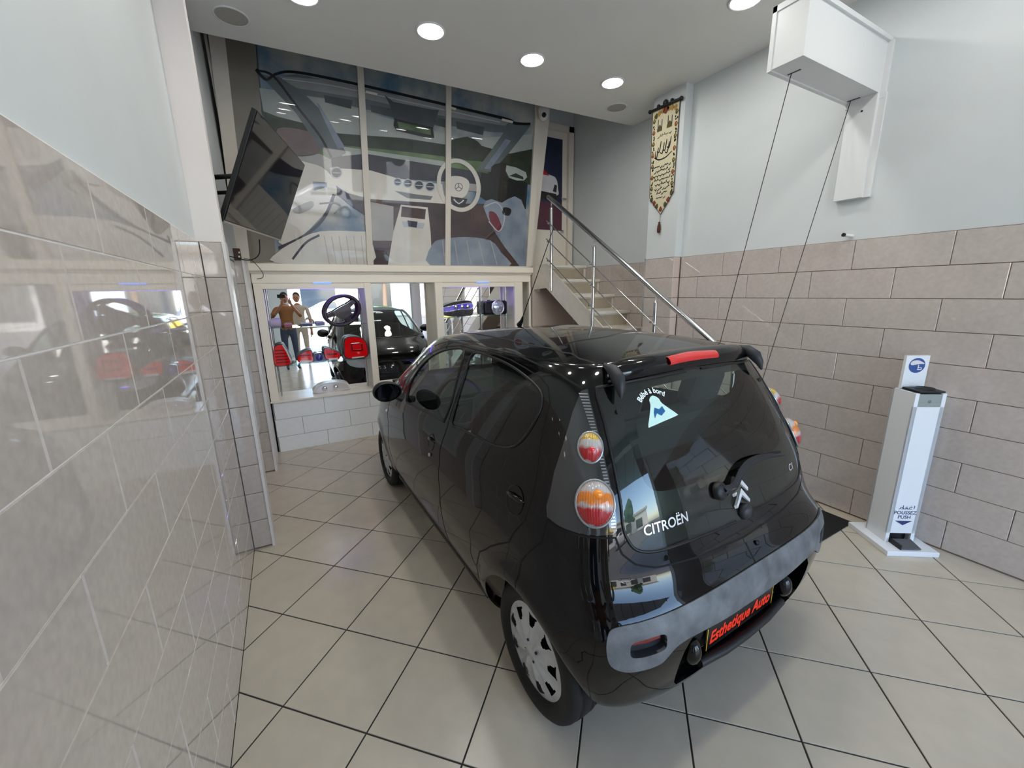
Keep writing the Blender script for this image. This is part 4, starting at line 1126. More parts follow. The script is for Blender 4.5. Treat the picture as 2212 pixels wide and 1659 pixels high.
def patch(regs, name, m, parent, off=0.0, sides=(1, -1), skirt=0.0, both=False, sub=None):
    """the named regions of the shell as one part per side, or one part across both sides"""
    ids = [ORDER.index(r) if r != 'rest' else -1 for r in regs]
    sel = DF[np.isin(lab, ids)]
    used, inv = np.unique(sel, return_inverse=True); faces = inv.reshape(-1, 3)
    p0, n0 = P3[used], N3[used]
    made = []
    groups = [sides] if both else [(s,) for s in sides]
    for grp in groups:
        V, Fc, Nn = [], [], []
        for s in grp:
            o = sum(len(v) for v in V)
            q = p0 + n0 * off; q = q * np.array([s, 1, 1]); nn = n0 * np.array([s, 1, 1])
            f = faces if s > 0 else faces[:, ::-1]
            V.append(q); Nn.append(nn); Fc.append(f + o)
            if skirt:
                cnt = {}
                for t in f:
                    for a, b in ((t[0], t[1]), (t[1], t[2]), (t[2], t[0])):
                        cnt[(a, b)] = 1
                bd = [(a, b) for (a, b) in cnt if (b, a) not in cnt and not (abs(q[a][0]) < 1e-4 and abs(q[b][0]) < 1e-4)]
                ii = sorted({i for e in bd for i in e}); mp_ = {i: k for k, i in enumerate(ii)}
                o2 = o + len(q)
                V.append(np.concatenate([q[ii], q[ii] - nn[ii] * skirt])); Nn.append(np.concatenate([nn[ii], nn[ii]]))
                L = len(ii)
                Fc.append(np.array([(o2 + mp_[b], o2 + mp_[a], o2 + L + mp_[a]) for a, b in bd] + [(o2 + mp_[b], o2 + L + mp_[a], o2 + L + mp_[b]) for a, b in bd]))
        Vv = np.concatenate(V); Ff_ = np.concatenate(Fc)
        me = bpy.data.meshes.new(name)
        me.from_pydata(Vv.tolist(), [], Ff_.tolist())
        me.materials.append(m)
        me.polygons.foreach_set('use_smooth', [True] * len(Ff_))
        me.update()
        if not skirt:
            me.normals_split_custom_set_from_vertices(np.concatenate(Nn).tolist())
        o = link(name, me, parent)
        if grp == (-1,) and sub: pass
        made.append(o)
    return made

def on_shell(dom, off=0.0, s=1):
    S = np.array([d[0] for d in dom]); T = np.array([d[1] for d in dom])
    p = lift(S, T) + shell_normal_out(S, T) * off
    return p * np.array([s, 1, 1])
_flip = 1.0
def shell_normal_out(S, T):
    n = shell_normal(np.asarray(S, float), np.asarray(T, float))
    return n * _flip
_t = shell_normal(np.array([SMAX / 2]), np.array([.5]))[0]
_flip = 1.0 if _t[0] > 0 else -1.0

CAR_O = (1.4677, 1.1784, 0.0); CAR_A = math.radians(1.7)
car = thing('car', 'small black five door hatchback with silver wheel covers parked on the tiles', 'car', CAR_O, CAR_A, world_coords=False)
body = patch(['rest'], 'body', M_PAINT, car, both=True)[0]
doorsF = patch(['door_f'], 'front_door', M_PAINT, car)
doorsR = patch(['door_r'], 'rear_door', M_PAINT, car)
winF = patch(['win_f'], 'window_glass', M_CGLASS, car, off=-.003)
winR = patch(['win_r'], 'window_glass', M_CGLASS, car, off=-.003)
screen = patch(['screen'], 'windscreen', M_CGLASS, car, both=True)[0]
bump = patch(['bumper'], 'rear_bumper', M_PAINT, car, both=True)[0]
hatch = patch(['hatch', 'clear'], 'hatch_glass', M_HGLASS, car, off=.002, both=True)[0]
patch(['hatch'], 'frit_border', M_FRIT, hatch, off=-.006, both=True)
grey = patch(['grey'], 'bumper_insert', M_GREYP, car, off=.007, skirt=.01, both=True)[0]
grey['label'] = 'scuffed grey plastic insert of the rear bumper'
for o, s in zip(patch(['fog'], 'lamp_recess', M_DGREY, grey, off=-.022), (1, -1)):
    pts = on_shell([Rr(x, z) for x, z in ((.532, .578), (.585, .575), (.636, .578), (.632, .598), (.585, .602), (.538, .598))], -.012, s)
    MB().prism([tuple(p) for p in pts], (0, .012, 0), mat('red_reflector', srgb(120, 10, 22), .12, coat=1)).build('rear_reflector', parent=grey)
    ed = REG['fog']
    lo = on_shell(ed, .006, s); li = on_shell(ed, -.024, s); n = len(ed)
    MB().add([tuple(p) for p in lo] + [tuple(p) for p in li], [(i, (i + 1) % n, n + (i + 1) % n, n + i) for i in range(n)], M_DGREY).build('recess_wall', parent=grey)
rec = patch(['plate'], 'plate_recess', M_BLACKP, car, off=-.052, both=True)[0]
ed = [p for p in REG['plate']]
for s in (1, -1):
    dd = dense(ed, .03)[:-1]
    dd = [d for d in dd if d[0] > 1e-6 or True]
    lo = on_shell(dd, .0, s); li = on_shell(dd, -.052, s); n = len(dd)
    MB().add([tuple(p) for p in lo] + [tuple(p) for p in li], [(i, i + 1, n + i + 1, n + i) for i in range(n - 1) if not (dd[i][0] < 1e-6 and dd[i + 1][0] < 1e-6)], M_PAINT).build('recess_wall', parent=rec)
patch(['grille'], 'grille', M_BLACKP, car, off=-.012, both=True)
patch(['headlamp'], 'headlamp', mat('headlamp_lens', srgb(190, 195, 200), .05, metal=.7, coat=1), car, off=.003)

# seams and seals that run over the shell
def ribbon(dom, w, m, parent, name, off=.0006, closed=True, sides=(1, -1)):
    D = np.array(dom); n = len(D)
    for s in sides:
        L, R = [], []
        for i in range(n):
            t = (D[(i + 1) % n] - D[i - 1]) if closed else D[min(i + 1, n - 1)] - D[max(i - 1, 0)]
            t = t / (np.hypot(*t) or 1); nn = np.array([-t[1], t[0]]) * w / 2
            L.append(D[i] + nn); R.append(D[i] - nn)
        A = on_shell(L, off, s); B = on_shell(R, off, s)
        MB().add([tuple(p) for p in A] + [tuple(p) for p in B], [(i, (i + 1) % n, n + (i + 1) % n, n + i) for i in range(n if closed else n - 1)], m, True).build(name, parent=parent)
def seal(dom, r, m, parent, name, off=.0, closed=True, sides=(1, -1)):
    for s in sides:
        MB().tube([tuple(p) for p in on_shell(dom, off, s)], r, m, 6, closed=closed).build(name, parent=parent)
ribbon(REG['door_f'], .006, M_GAP, body, 'panel_gap'); ribbon(REG['door_r'], .006, M_GAP, body, 'panel_gap')
ribbon([p for p in REG['bumper'] if p[1] > np.interp(.60, GZ, TC)], .006, M_GAP, body, 'panel_gap', closed=False)
for k in ('win_f', 'win_r'):
    seal(REG[k], .0065, M_SEAL, body, 'window_seal')
for s_ in (1, -1):
    P = [p for p in REG['hatch'] if p[0] > .002]
    seal(P, .006, M_SEAL, hatch, 'glass_seal', closed=False, sides=(s_,))
    seal([p for p in REG['screen'] if p[0] < SMAX - .002], .006, M_SEAL, screen, 'glass_seal', closed=False, sides=(s_,))
def Tp(x, y):                                             # point of the roof given in plan
    best = None
    for r in range(len(GZ) - 1, 100, -1):
        o = GT[r]
        d = np.hypot(o[:, 0] - x, o[:, 1] - y); k = int(np.argmin(d))
        if best is None or d[k] < best[0]: best = (d[k], k / (NC - 1) * SMAX, TC[r])
    return best[1:]
ribbon([Tp(x, y) for x, y in spline([(.445, -.01), (.437, .15), (.43, .38), (.425, .7), (.42, 1.0), (.41, 1.3)], 5, False)], .014, M_GAP, body, 'roof_channel', closed=False)
ribbon([tuple(q) for q in spline([Sd(y, z) for y, z in ((-.024, 1.345), (.107, 1.388), (.25, 1.404), (.393, 1.416), (.7, 1.428), (1.0, 1.424), (1.2, 1.405), (1.38, 1.36))], 4, False)], .008, M_GAP, body, 'panel_gap', closed=False)

# ---- spoiler with high brake light and plastic ear caps
def lip(dom_pts, off, m, name, parent, skirt=None):
    """small slab on the rear of the shell, mirrored over the centre line"""
    D = [tuple(q) for q in dom_pts]
    up = on_shell(D, off, 1); lo = on_shell(D, skirt if skirt is not None else -.004, 1)
    ring = [tuple(p) for p in up] + [(-p[0], p[1], p[2]) for p in up[::-1]]
    ring2 = [tuple(p) for p in lo] + [(-p[0], p[1], p[2]) for p in lo[::-1]]
    n = len(ring)
    # quads across: lower edge points vs upper edge points
    return ring, ring2, n
sp_lo = [Rr(x, 1.371 - .016 * (x / .47) ** 2) for x in np.linspace(0, .455, 14)]
sp_hi = [Rr(x, 1.436 - .02 * (x / .47) ** 2) for x in np.linspace(0, .42, 14)]
V = []; Fq = []
rowsD = [[tuple(np.array(a) * (1 - f) + np.array(b) * f) for a, b in zip(sp_lo, sp_hi)] for f in np.linspace(0, 1, 9)]
offs = [-.004, .016, .026, .029, .029, .026, .020, .010, -.002]
rows3 = []
for rd, of in zip(rowsD, offs):
    p = on_shell(rd, of, 1)
    rows3.append([(-q[0], q[1], q[2]) for q in p[:0:-1]] + [tuple(q) for q in p])
nc = len(rows3[0])
for r_ in rows3: V += r_
for i in range(len(rows3) - 1):
    for j in range(nc - 1):
        Fq.append((i * nc + j, i * nc + j + 1, (i + 1) * nc + j + 1, (i + 1) * nc + j))
spo = MB().add(V, Fq, M_PAINT, True)
spo.add(V, [tuple(i * nc for i in range(len(rows3))), tuple(i * nc + nc - 1 for i in range(len(rows3)))[::-1]], M_PAINT)
spo = spo.build('spoiler', parent=car)
bk = MB()
bz = [(1.392, .026), (1.396, .034), (1.405, .036), (1.413, .033), (1.416, .025)]
rr = []
for z, of in bz:
    p = on_shell([Rr(x, z - .004 * (x / .16) ** 2) for x in np.linspace(0, .158, 10)], of, 1)
    rr.append([(-q[0], q[1], q[2]) for q in p[:0:-1]] + [tuple(q) for q in p])
nb = len(rr[0])
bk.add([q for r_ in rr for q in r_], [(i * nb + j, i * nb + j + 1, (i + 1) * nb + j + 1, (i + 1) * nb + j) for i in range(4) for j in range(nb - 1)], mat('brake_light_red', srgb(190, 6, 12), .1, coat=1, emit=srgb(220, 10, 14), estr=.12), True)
bk.build('brake_light', parent=spo)
for s in (1, -1):
    MB().tube([(s * .432, -.02, 1.422), (s * .438, -.072, 1.410), (s * .446, -.108, 1.385), (s * .454, -.128, 1.352), (s * .458, -.138, 1.320)], [.007, .023, .027, .017, .004], M_DGREY, 12).build('ear_cap', parent=spo)
    MB().lathe([(.010, 0), (.010, .006), (.006, .006), (.004, .002), (0, .002)], M_BLACKP, 12, M=Matrix.Translation(Vector(on_shell([Rr(.462, 1.268)], .002, s)[0])) @ Vector((0, -1, .4)).to_track_quat('Z', 'Y').to_matrix().to_4x4()).build('rubber_stop', parent=hatch)

# ---- tail lights
M_SMOKE = mat('smoky_lens', srgb(46, 48, 49), .12, coat=1.0, coat_r=.01)
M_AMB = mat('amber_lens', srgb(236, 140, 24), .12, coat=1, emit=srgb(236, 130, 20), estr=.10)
M_LCL = mat('clear_lamp', srgb(206, 200, 196), .12, coat=1)
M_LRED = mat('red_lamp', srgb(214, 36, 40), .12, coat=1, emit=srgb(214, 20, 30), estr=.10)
M_LPK = mat('pink_lamp', srgb(226, 130, 126), .12, coat=1)
M_LSIL = mat('lamp_bezel', srgb(170, 172, 172), .2, metal=.7)

def lamp_lens(kind, b):
    """fluted lens: bands of clear, amber and red plastic from top to bottom"""
    name = 'banded_lens_%d' % kind
    if name in MATS: return MATS[name]
    m = mat(name, (.8, .1, .1), .1, coat=1.0, coat_r=.01)
    nt = m.node_tree; bs = nt.nodes['Principled BSDF']
    tc = nt.nodes.new('ShaderNodeTexCoord'); sx = nt.nodes.new('ShaderNodeSeparateXYZ'); nt.links.new(tc.outputs['Object'], sx.inputs[0])
    ns = nt.nodes.new('ShaderNodeTexNoise'); ns.inputs['Scale'].default_value = 22; nt.links.new(tc.outputs['Object'], ns.inputs['Vector'])
    mr = nt.nodes.new('ShaderNodeMapRange'); mr.inputs['From Min'].default_value = -b; mr.inputs['From Max'].default_value = b; nt.links.new(sx.outputs['Y'], mr.inputs['Value'])
    ad = nt.nodes.new('ShaderNodeMath'); ad.operation = 'MULTIPLY_ADD'; ad.inputs[1].default_value = .42; nt.links.new(ns.outputs['Fac'], ad.inputs[0]); nt.links.new(mr.outputs[0], ad.inputs[2])
    rp = nt.nodes.new('ShaderNodeValToRGB'); cr = rp.color_ramp
    C, R_, A_c = (*srgb(190, 182, 178), 1), (*srgb(176, 12, 20), 1), (*srgb(222, 122, 18), 1)
    st = [(0, C), (.20, C), (.26, R_), (.60, R_), (.72, C), (.94, C), (1.0, (*srgb(200, 160, 40), 1))] if kind == 0 else [(0, C), (.18, C), (.24, R_), (.56, R_), (.66, C), (.72, A_c), (.92, A_c), (1.0, C)]
    cr.elements[0].position, cr.elements[0].color = st[0]
    cr.elements[1].position, cr.elements[1].color = st[-1]
    for p_, c_ in st[1:-1]:
        e = cr.elements.new(p_); e.color = c_
    nt.links.new(ad.outputs[0], rp.inputs['Fac'])
    wv = nt.nodes.new('ShaderNodeTexWave'); wv.inputs['Scale'].default_value = 62; wv.bands_direction = 'X'; nt.links.new(tc.outputs['Object'], wv.inputs['Vector'])
    mx = nt.nodes.new('ShaderNodeMixRGB'); mx.blend_type = 'SCREEN'; mx.inputs['Fac'].default_value = .0
    nt.links.new(rp.outputs[0], mx.inputs[1]); nt.links.new(wv.outputs['Fac'], mx.inputs[2]); nt.links.new(mx.outputs[0], bs.inputs['Base Color'])
    bp_ = nt.nodes.new('ShaderNodeBump'); bp_.inputs['Strength'].default_value = .4; bp_.inputs['Distance'].default_value = .003
    nt.links.new(wv.outputs['Fac'], bp_.inputs['Height']); nt.links.new(bp_.outputs[0], bs.inputs['Normal'])
    return m
for tl, s in zip(patch(['tail'], 'tail_light', M_SMOKE, car, off=.004, skirt=.012), (1, -1)):
    tl['label'] = 'tall triangular smoky tail light with two oval lamps'
    for (cx_, cz0, a, b, d, kind) in ((.596, 1.162, .040, .052, .030, 0), (.640, .998, .062, .074, .040, 1)):
        dm = Rr(cx_, cz0)
        c = Vector(on_shell([dm], .002, s)[0]); n = Vector(shell_normal_out(np.array([dm[0]]), np.array([dm[1]]))[0]); n.x *= s
        upv = (Vector((0, 0, 1)) - n * n.z).normalized(); rt = upv.cross(n)
        Mx = Matrix((rt, upv, n)).transposed().to_4x4(); Mx.translation = c
        lamp = MB(); nn, kk = 36, 12
        vs_ = [(a * math.sin(math.pi / 2 * i / kk) * math.cos(2 * math.pi * j / nn), b * math.sin(math.pi / 2 * i / kk) * math.sin(2 * math.pi * j / nn), d * math.cos(math.pi / 2 * i / kk)) for i in range(kk + 1) for j in range(nn)]
        lamp.add(vs_, [(i * nn + j, (i + 1) * nn + j, (i + 1) * nn + (j + 1) % nn, i * nn + (j + 1) % nn) for i in range(kk) for j in range(nn)], lamp_lens(kind, b), True)
        lo_ = lamp.build('lamp', parent=tl)
        lo_.matrix_local = Mx
        MB().tube([Mx @ Vector((a * 1.04 * math.cos(q), b * 1.04 * math.sin(q), .002)) for q in np.linspace(0, 2 * math.pi, 32, endpoint=False)], .005, M_LSIL, 8, closed=True).build('bezel', parent=tl)
        MB().ball((0, 0, 0), 1, M_AMB if kind else M_LRED, 14, 8, M=Mx @ Matrix.Translation((a * .1, b * (.42 if kind else -.2), d * .72)) @ Matrix.Diagonal((a * .30, b * .22, d * .36, 1))).build('bulb_lens', parent=tl)
    rib = MB()
    for z in np.arange(.925, 1.325, .0095):
        xin = float(np.interp(z, [.905, .974, 1.09, 1.17, 1.25, 1.343], [.600, .586, .572, .560, .548, .527]))
        wd = .014 + .010 * max(0, (z - 1.2) / .14)
        p = on_shell([Rr(xin + .004, z), Rr(xin + .004 + wd, z), Rr(xin + .004 + wd, z + .004), Rr(xin + .004, z + .004)], .0055, s)
        rib.add([tuple(q) for q in p], [(0, 1, 2, 3)], M_LSIL)
    rib.build('prism_ribs', parent=tl)

# ---- emblem, lettering, wiper, sticker on the hatch glass
def on_rear(x, z, off):
    p = on_shell([Rr(abs(x), z)], off, 1 if x >= 0 else -1)[0]
    return tuple(p)
M_BADGE = mat('satin_badge', srgb(232, 234, 236), .28, metal=.45)
em = MB()
for k in range(2):
    zb = .862 + k * .045
    ch = [(-.050, zb), (-.046, zb - .012), (0, zb + .028), (.046, zb - .012), (.050, zb), (.0, zb + .052)]
    ctr = [on_rear(.018 + a, b, .006) for a, b in ch]; top = [on_rear(.018 + a * .9, b + .004, .016) for a, b in ch]
    lo_r = (0, 1, 2, 5); 
    em.add(ctr + top, [(6, 7, 8, 11), (11, 8, 9, 10), (0, 1, 7, 6), (1, 2, 8, 7), (2, 3, 9, 8), (3, 4, 10, 9), (4, 5, 11, 10), (5, 0, 6, 11)], M_BADGE)
em.build('chevron_emblem', parent=hatch)
def rear_text(s, x0, z0, width, m, name, off=.004, h=None, bold=.0, th=.003):
    V, Fc = text_mesh(s, 1.0, bold=bold)
    xs = [v.x for v in V]; k = width / (max(xs) - min(xs)); kz = (h / (max(v.y for v in V) - min(v.y for v in V))) if h else k
    mb = MB().add([on_rear(x0 + (v.x - min(xs)) * k, z0 + v.y * kz, off) for v in V], Fc, m)
    return mb.build(name, parent=hatch)
rear_text('CITROËN', -.505, .882, .205, M_BADGE, 'lettering', h=.042, bold=.012)
rear_text('C1', .425, .885, .04, M_BADGE, 'lettering', h=.03, bold=.01)
# wiper
MB().lathe([(.034, 0), (.034, .016), (.024, .024), (0, .026)], M_BLACKP, 20, M=Matrix.Translation(on_rear(-.108, .938, .002)) @ Vector((0, -1, .35)).to_track_quat('Z', 'Y').to_matrix().to_4x4()).build('wiper_pivot', parent=hatch)
wp = MB()
path = spline([(-.10, .938), (-.04, .930), (.03, .968), (.12, .992), (.24, .990), (.357, .968)], 5, False)
wid = np.interp(np.linspace(0, 1, len(path)), [0, .2, .5, 1], [.018, .022, .022, .004])
A = [on_rear(p[0], p[1] + w, .022) for p, w in zip(path, wid)]; B = [on_rear(p[0], p[1] - w, .012) for p, w in zip(path, wid)]; Cc = [on_rear(p[0], p[1], .036) for p in path]
n = len(path)
wp.add(A + Cc + B, [(i, i + 1, n + i + 1, n + i) for i in range(n - 1)] + [(n + i, n + i + 1, 2 * n + i + 1, 2 * n + i) for i in range(n - 1)], mat('wiper_black', srgb(30, 31, 34), .5), True)
wp.build('wiper_arm', parent=hatch)
MB().tube([on_rear(.04 + .33 * k / 9, .985 - .004 * abs(k - 5) + .012, .006) for k in range(10)], .006, M_RUBBER, 6).build('wiper_blade', parent=hatch)
MB().box((0, 0, 0), (.07, .008, .03), mat('brass_plate', srgb(120, 116, 96), .35, metal=.8), M=Matrix.Translation(on_rear(-.04, .925, .022)) @ Matrix.Rotation(.35, 4, 'X')).build('pivot_plate', parent=hatch)
MB().ball((0, 0, 0), .034, M_DGREY, 16, 10, M=Matrix.Translation(on_rear(.035, .822, .004)) @ Matrix.Diagonal((1, .7, 1, 1))).build('opening_knob', parent=hatch)
# child sticker
M_STK = mat('sticker_mint', srgb(206, 240, 232), .4); M_STB = mat('sticker_blue', srgb(24, 96, 150), .4)
stk = MB()
bell = spline([(-.362, 1.206), (-.345, 1.205), (-.28, 1.213), (-.205, 1.221), (-.199, 1.226), (-.232, 1.252), (-.258, 1.274), (-.264, 1.290), (-.288, 1.302), (-.311, 1.291), (-.316, 1.272), (-.338, 1.24)], 4)
stk.add([on_rear(a, b, .0035) for a, b in bell], [tuple(range(len(bell)))], M_STK)
stk.add([on_rear(a, b, .0042) for a, b in [(-.318, 1.228), (-.300, 1.243), (-.282, 1.232), (-.255, 1.244), (-.262, 1.262), (-.282, 1.254), (-.302, 1.262), (-.314, 1.246)]], [tuple(range(8))], M_STB)
stk = stk.build('sticker', parent=hatch); stk['label'] = 'pale mint and blue child on board sticker'
V, Fc = text_mesh('Bébé à bord', .030, 'CENTER', bold=.0008)
def arcmap(v):
    a = math.pi / 2 - v.x / .098 + .06
    r = .094 + v.y
    return on_rear(-.288 + r * math.cos(a) * .95, 1.228 + r * math.sin(a) * .88, .0038)
MB().add([arcmap(v) for v in V], Fc, mat('sticker_white', srgb(240, 248, 246), .4)).build('sticker_lettering', parent=hatch)
MB().lathe([(.010, 0), (.010, .004), (0, .006)], M_BLACKP, 12, M=Matrix.Translation(on_rear(.06, .70, .002)) @ Vector((0, -1, .3)).to_track_quat('Z', 'Y').to_matrix().to_4x4()).build('hatch_lock', parent=body)

# ---- number plate, bumper knobs, lower lip
pl_ = MB().box((0, -.408, .392), (.475, .008, .105), mat('plate_black', srgb(12, 12, 13), .3), bev=.003).build('number_plate', parent=car)
pl_['label'] = 'black show plate with red lettering'
V, Fc = text_mesh('Esthetique Auto', .062, 'CENTER', shear=.2, bold=.0020)
xs = [v.x for v in V]; k = .425 / (max(xs) - min(xs))
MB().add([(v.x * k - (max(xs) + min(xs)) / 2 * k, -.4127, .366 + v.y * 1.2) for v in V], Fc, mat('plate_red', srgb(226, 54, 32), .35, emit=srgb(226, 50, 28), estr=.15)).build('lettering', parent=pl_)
for x in (-.231, .231):
    MB().box((x, -.4128, .392), (.004, .001, .10), mat('plate_yellow', srgb(214, 168, 40), .4)).build('yellow_bar', parent=pl_)
for s in (1, -1):
    MB().ball((s * .322, -.402, .395), .050, M_PAINT, 18, 12, s=(.75, .9, 1.15)).build('bumper_knob', parent=bump)
MB().tube([(-.29, -.425, .335), (-.15, -.437, .328), (0, -.440, .326), (.15, -.437, .328), (.29, -.425, .335)], .018, M_BLACKP, 8).build('lower_lip', parent=bump)

# ---- handles, mirrors, aerial, rubbing details
for s in (1, -1):
    for par, y, z, big in ((doorsF[0 if s > 0 else 1], .985, .863, 1), (doorsR[0 if s > 0 else 1], .082, .912, 1.15)):
        d = Sd(y, z); c = Vector(on_shell([d], .001, s)[0]); nrm = Vector(shell_normal_out(np.array([d[0]]), np.array([d[1]]))[0]); nrm.x *= s
        up = (Vector((0, 0, 1)) - nrm * nrm.z).normalized(); rt = up.cross(nrm)
        Mx = Matrix((rt, up, nrm)).transposed().to_4x4(); Mx.translation = c
        MB().lathe([(.050 * big, 0), (.046 * big, .002), (.030 * big, -.010), (0, -.012)], M_PAINT, 24, M=Mx).build('handle_recess', parent=par)
        MB().tube([Mx @ Vector(q) for q in ((-.048 * big, .010, -.004), (-.02 * big, .014, .004), (.02 * big, .014, .004), (.048 * big, .010, -.004))], [.007, .010, .010, .007], M_PAINT, 10).build('door_handle', parent=par)
        if big == 1:
            MB().lathe([(.011, .004), (.009, .006), (0, .006)], M_CHROME, 14, M=Mx @ Matrix.Translation((.006, -.075, 0))).build('key_lock', parent=par)
    mm = MB()
    mpath = [(s * .775, 1.60, .985), (s * .82, 1.60, 1.01)]
    mm.tube(mpath, [.03, .022], M_BLACKP, 10)
    prof = []
    for i, (yy, k2) in enumerate(((1.515, .90), (1.52, 1.0), (1.56, 1.02), (1.61, .85), (1.645, .45), (1.655, .02))):
        prof.append([(s * (.895 + .092 * k2 * math.cos(a) * (1 + .10 * math.cos(a) * -1)), yy, 1.062 + .066 * k2 * math.sin(a)) for a in np.linspace(0, 2 * math.pi, 22, endpoint=False)])
    nv_ = 22
    mm.add([q for r_ in prof for q in r_], [(i * nv_ + j, i * nv_ + (j + 1) % nv_, (i + 1) * nv_ + (j + 1) % nv_, (i + 1) * nv_ + j) for i in range(5) for j in range(nv_)], M_BLACKP, True)
    mo = mm.build('door_mirror', parent=car)
    MB().add([(s * (.895 + .080 * math.cos(a)), 1.514, 1.062 + .056 * math.sin(a)) for a in np.linspace(0, 2 * math.pi, 22, endpoint=False)], [tuple(range(22))], mat('mirror_glass_dark', srgb(60, 64, 68), .02, metal=1.0)).build('mirror_glass', parent=mo)
an = MB().tube([(0, 1.285, 1.468), (0, 1.25, 1.50), (0, 1.235, 1.53)], [.020, .012, .006], M_BLACKP, 10).tube([(0, 1.235, 1.53), (0, .885, 2.062)], [.0032, .0022], M_BLACKP, 6).build('aerial', parent=car)
# side flasher and dark sill strip
for s in (1, -1):
    MB().ball((0, 0, 0), .014, M_LCL, 10, 6, M=Matrix.Translation(on_shell([Sd(2.0, .80)], .0, s)[0])).build('side_repeater', parent=body)
    seal([Sd(y, .235) for y in np.linspace(.40, 1.98, 14)], .020, M_BLACKP, body, 'sill_strip', closed=False, sides=(s,))

# ---- wheels
def make_wheel(x, y, s):
    tyre = MB()
    prof = [(.185, .055), (.198, .070), (.225, .078), (.250, .074), (.264, .062), (.270, .045), (.2705, .03), (.266, .028), (.266, .022), (.2715, .020), (.272, .0), (.2715, -.020), (.266, -.022), (.266, -.028), (.2705, -.03), (.270, -.045), (.262, -.065), (.225, -.075), (.19, -.06)]
    Mw = Matrix.Translation((x, y, .272)) @ Matrix.Rotation(s * math.pi / 2, 4, 'Y')
    tyre.lathe(prof, M_TYRE, 56, M=Mw)
    to = tyre.build('tyre', parent=car)
    cap = MB(); n, R = 180, [0, .022, .03, .05, .075, .10, .118, .128, .142, .156, .165, .176, .186, .193, .198]
    def hgt(r, a):
        sp_ = math.cos(a * 9)
        base_ = .074 - .018 * max(0, (r - .02) / .18) ** 1.5
        rib_ = .006 * (sp_ if .035 < r < .17 else 0)
        return base_ + rib_ + (.004 if r < .025 else 0)
    vs_ = []
    for r in R:
        for j in range(n):
            a = 2 * math.pi * j / n
            vs_.append((r * math.cos(a), r * math.sin(a), hgt(r, a)))
    fs_, hole = [], []
    for i in range(len(R) - 1):
        for j in range(n):
            rm = (R[i] + R[i + 1]) / 2; ph = ((2 * math.pi * (j + .5) / n) * 9 / (2 * math.pi) + .5) % 1
            q = (i * n + j, (i + 1) * n + j, (i + 1) * n + (j + 1) % n, i * n + (j + 1) % n)
            w_ = .16 + .10 * (rm - .118) / .05
            (hole if (.118 < rm < .166 and abs(ph - .5) < w_) else fs_).append(q)
    cap.add(vs_, fs_, M_CAP, True, Mw)
    cap.lathe([(.198, .056), (.200, .050), (.196, .040), (.185, .036)], M_CAP, 60, M=Mw)
    co = cap.build('wheel_cover', parent=to)
    MB().lathe([(.19, .030), (.0, .030)], M_LINER, 40, M=Mw).build('brake_shadow', parent=to)
    for j in range(4):
        a = j * math.pi / 2 + .5
        MB().lathe([(.006, .076), (.005, .080), (0, .080)], M_DGREY, 8, M=Mw @ Matrix.Translation((.042 * math.cos(a), .042 * math.sin(a), -.004))).build('bolt_cap', parent=co)
    wl_ = MB(); seg = 40
    for r0, r1, x0, x1 in ((.318, .318, -.06, .055), (.318, .0, -.06, -.06)):
        vsx = []
        for rr_, xx in ((r0, x1), (r1, x0)):
            for j in range(seg + 1):
                a = .06 + (math.pi - .12) * j / seg
                vsx.append((x + s * (xx - .04), y + rr_ * math.cos(a), .275 + rr_ * math.sin(a)))
        if r1 == 0: vsx = [((x + s * (-.14)), v[1], v[2]) for v in vsx]
        wl_.add(vsx, [(j, j + 1, seg + 2 + j, seg + 1 + j) for j in range(seg)], M_LINER, True)
    wl_.build('wheel_well', parent=car)
for s in (1, -1):
    make_wheel(s * .690, 0.0, s); make_wheel(s * .690, 2.37, s)

# ---- floor pan and cabin
MB().bx(-.52, .52, -.22, 2.70, .172, .20, M_LINER).bx(-.60, .60, .36, 2.0, .20, .30, M_CABIN).build('floor_pan', parent=car)
MB().bx(-.55, .55, -.27, .10, .30, .93, M_CABIN).bx(-.66, .66, -.20, .16, .90, .93, M_CABIN).build('luggage_cover', parent=car)
def make_seat(x, y, w, name, head=1):
    se = MB().box((x, y, .50), (w, .46, .16), M_SEAT, bev=.04)
    Mb = Matrix.Translation((x, y - .24, .58)) @ Matrix.Rotation(math.radians(14), 4, 'X')
    se.box((0, 0, .28), (w, .12, .58), M_SEAT, M=Mb, bev=.045)
    so = se.build(name, parent=car)
    for k in range(head):
        xx = 0 if head == 1 else (-.28 + .56 * k)
        MB().box((xx, -.01, .68), (.25, .09, .17), M_SEAT, M=Mb, bev=.035).tube([Mb @ Vector((xx - .05, 0, .55)), Mb @ Vector((xx - .05, 0, .64))], .007, M_STEEL, 6).build('headrest', parent=so)
for s in (1, -1):
    make_seat(s * .34, 1.22, .46, 'front_seat')
make_seat(0, .46, 1.15, 'rear_bench', 2)
MB().prism([(-.66, 1.75, .62), (-.66, 1.75, .90), (-.66, 1.95, .97), (-.66, 2.30, .98), (-.66, 2.30, .5)], (1.32, 0, 0), M_CABIN).build('dashboard', parent=car)
swl = [(-.34 + .18 * math.cos(a), 1.58 + .07 * math.sin(a), .90 + .165 * math.sin(a)) for a in np.linspace(0, 2 * math.pi, 32, endpoint=False)]
MB().tube(swl, .014, M_BLACKP, 8, closed=True).tube([(-.34, 1.58, .90), (-.34, 1.75, .80)], .035, M_BLACKP, 8).tube([(-.50, 1.58, .90), (-.18, 1.58, .90)], .016, M_BLACKP, 6).build('steering_wheel', parent=car)
MB().box((0, 1.62, 1.30), (.20, .03, .06), M_BLACKP, bev=.01).build('interior_mirror', parent=car)
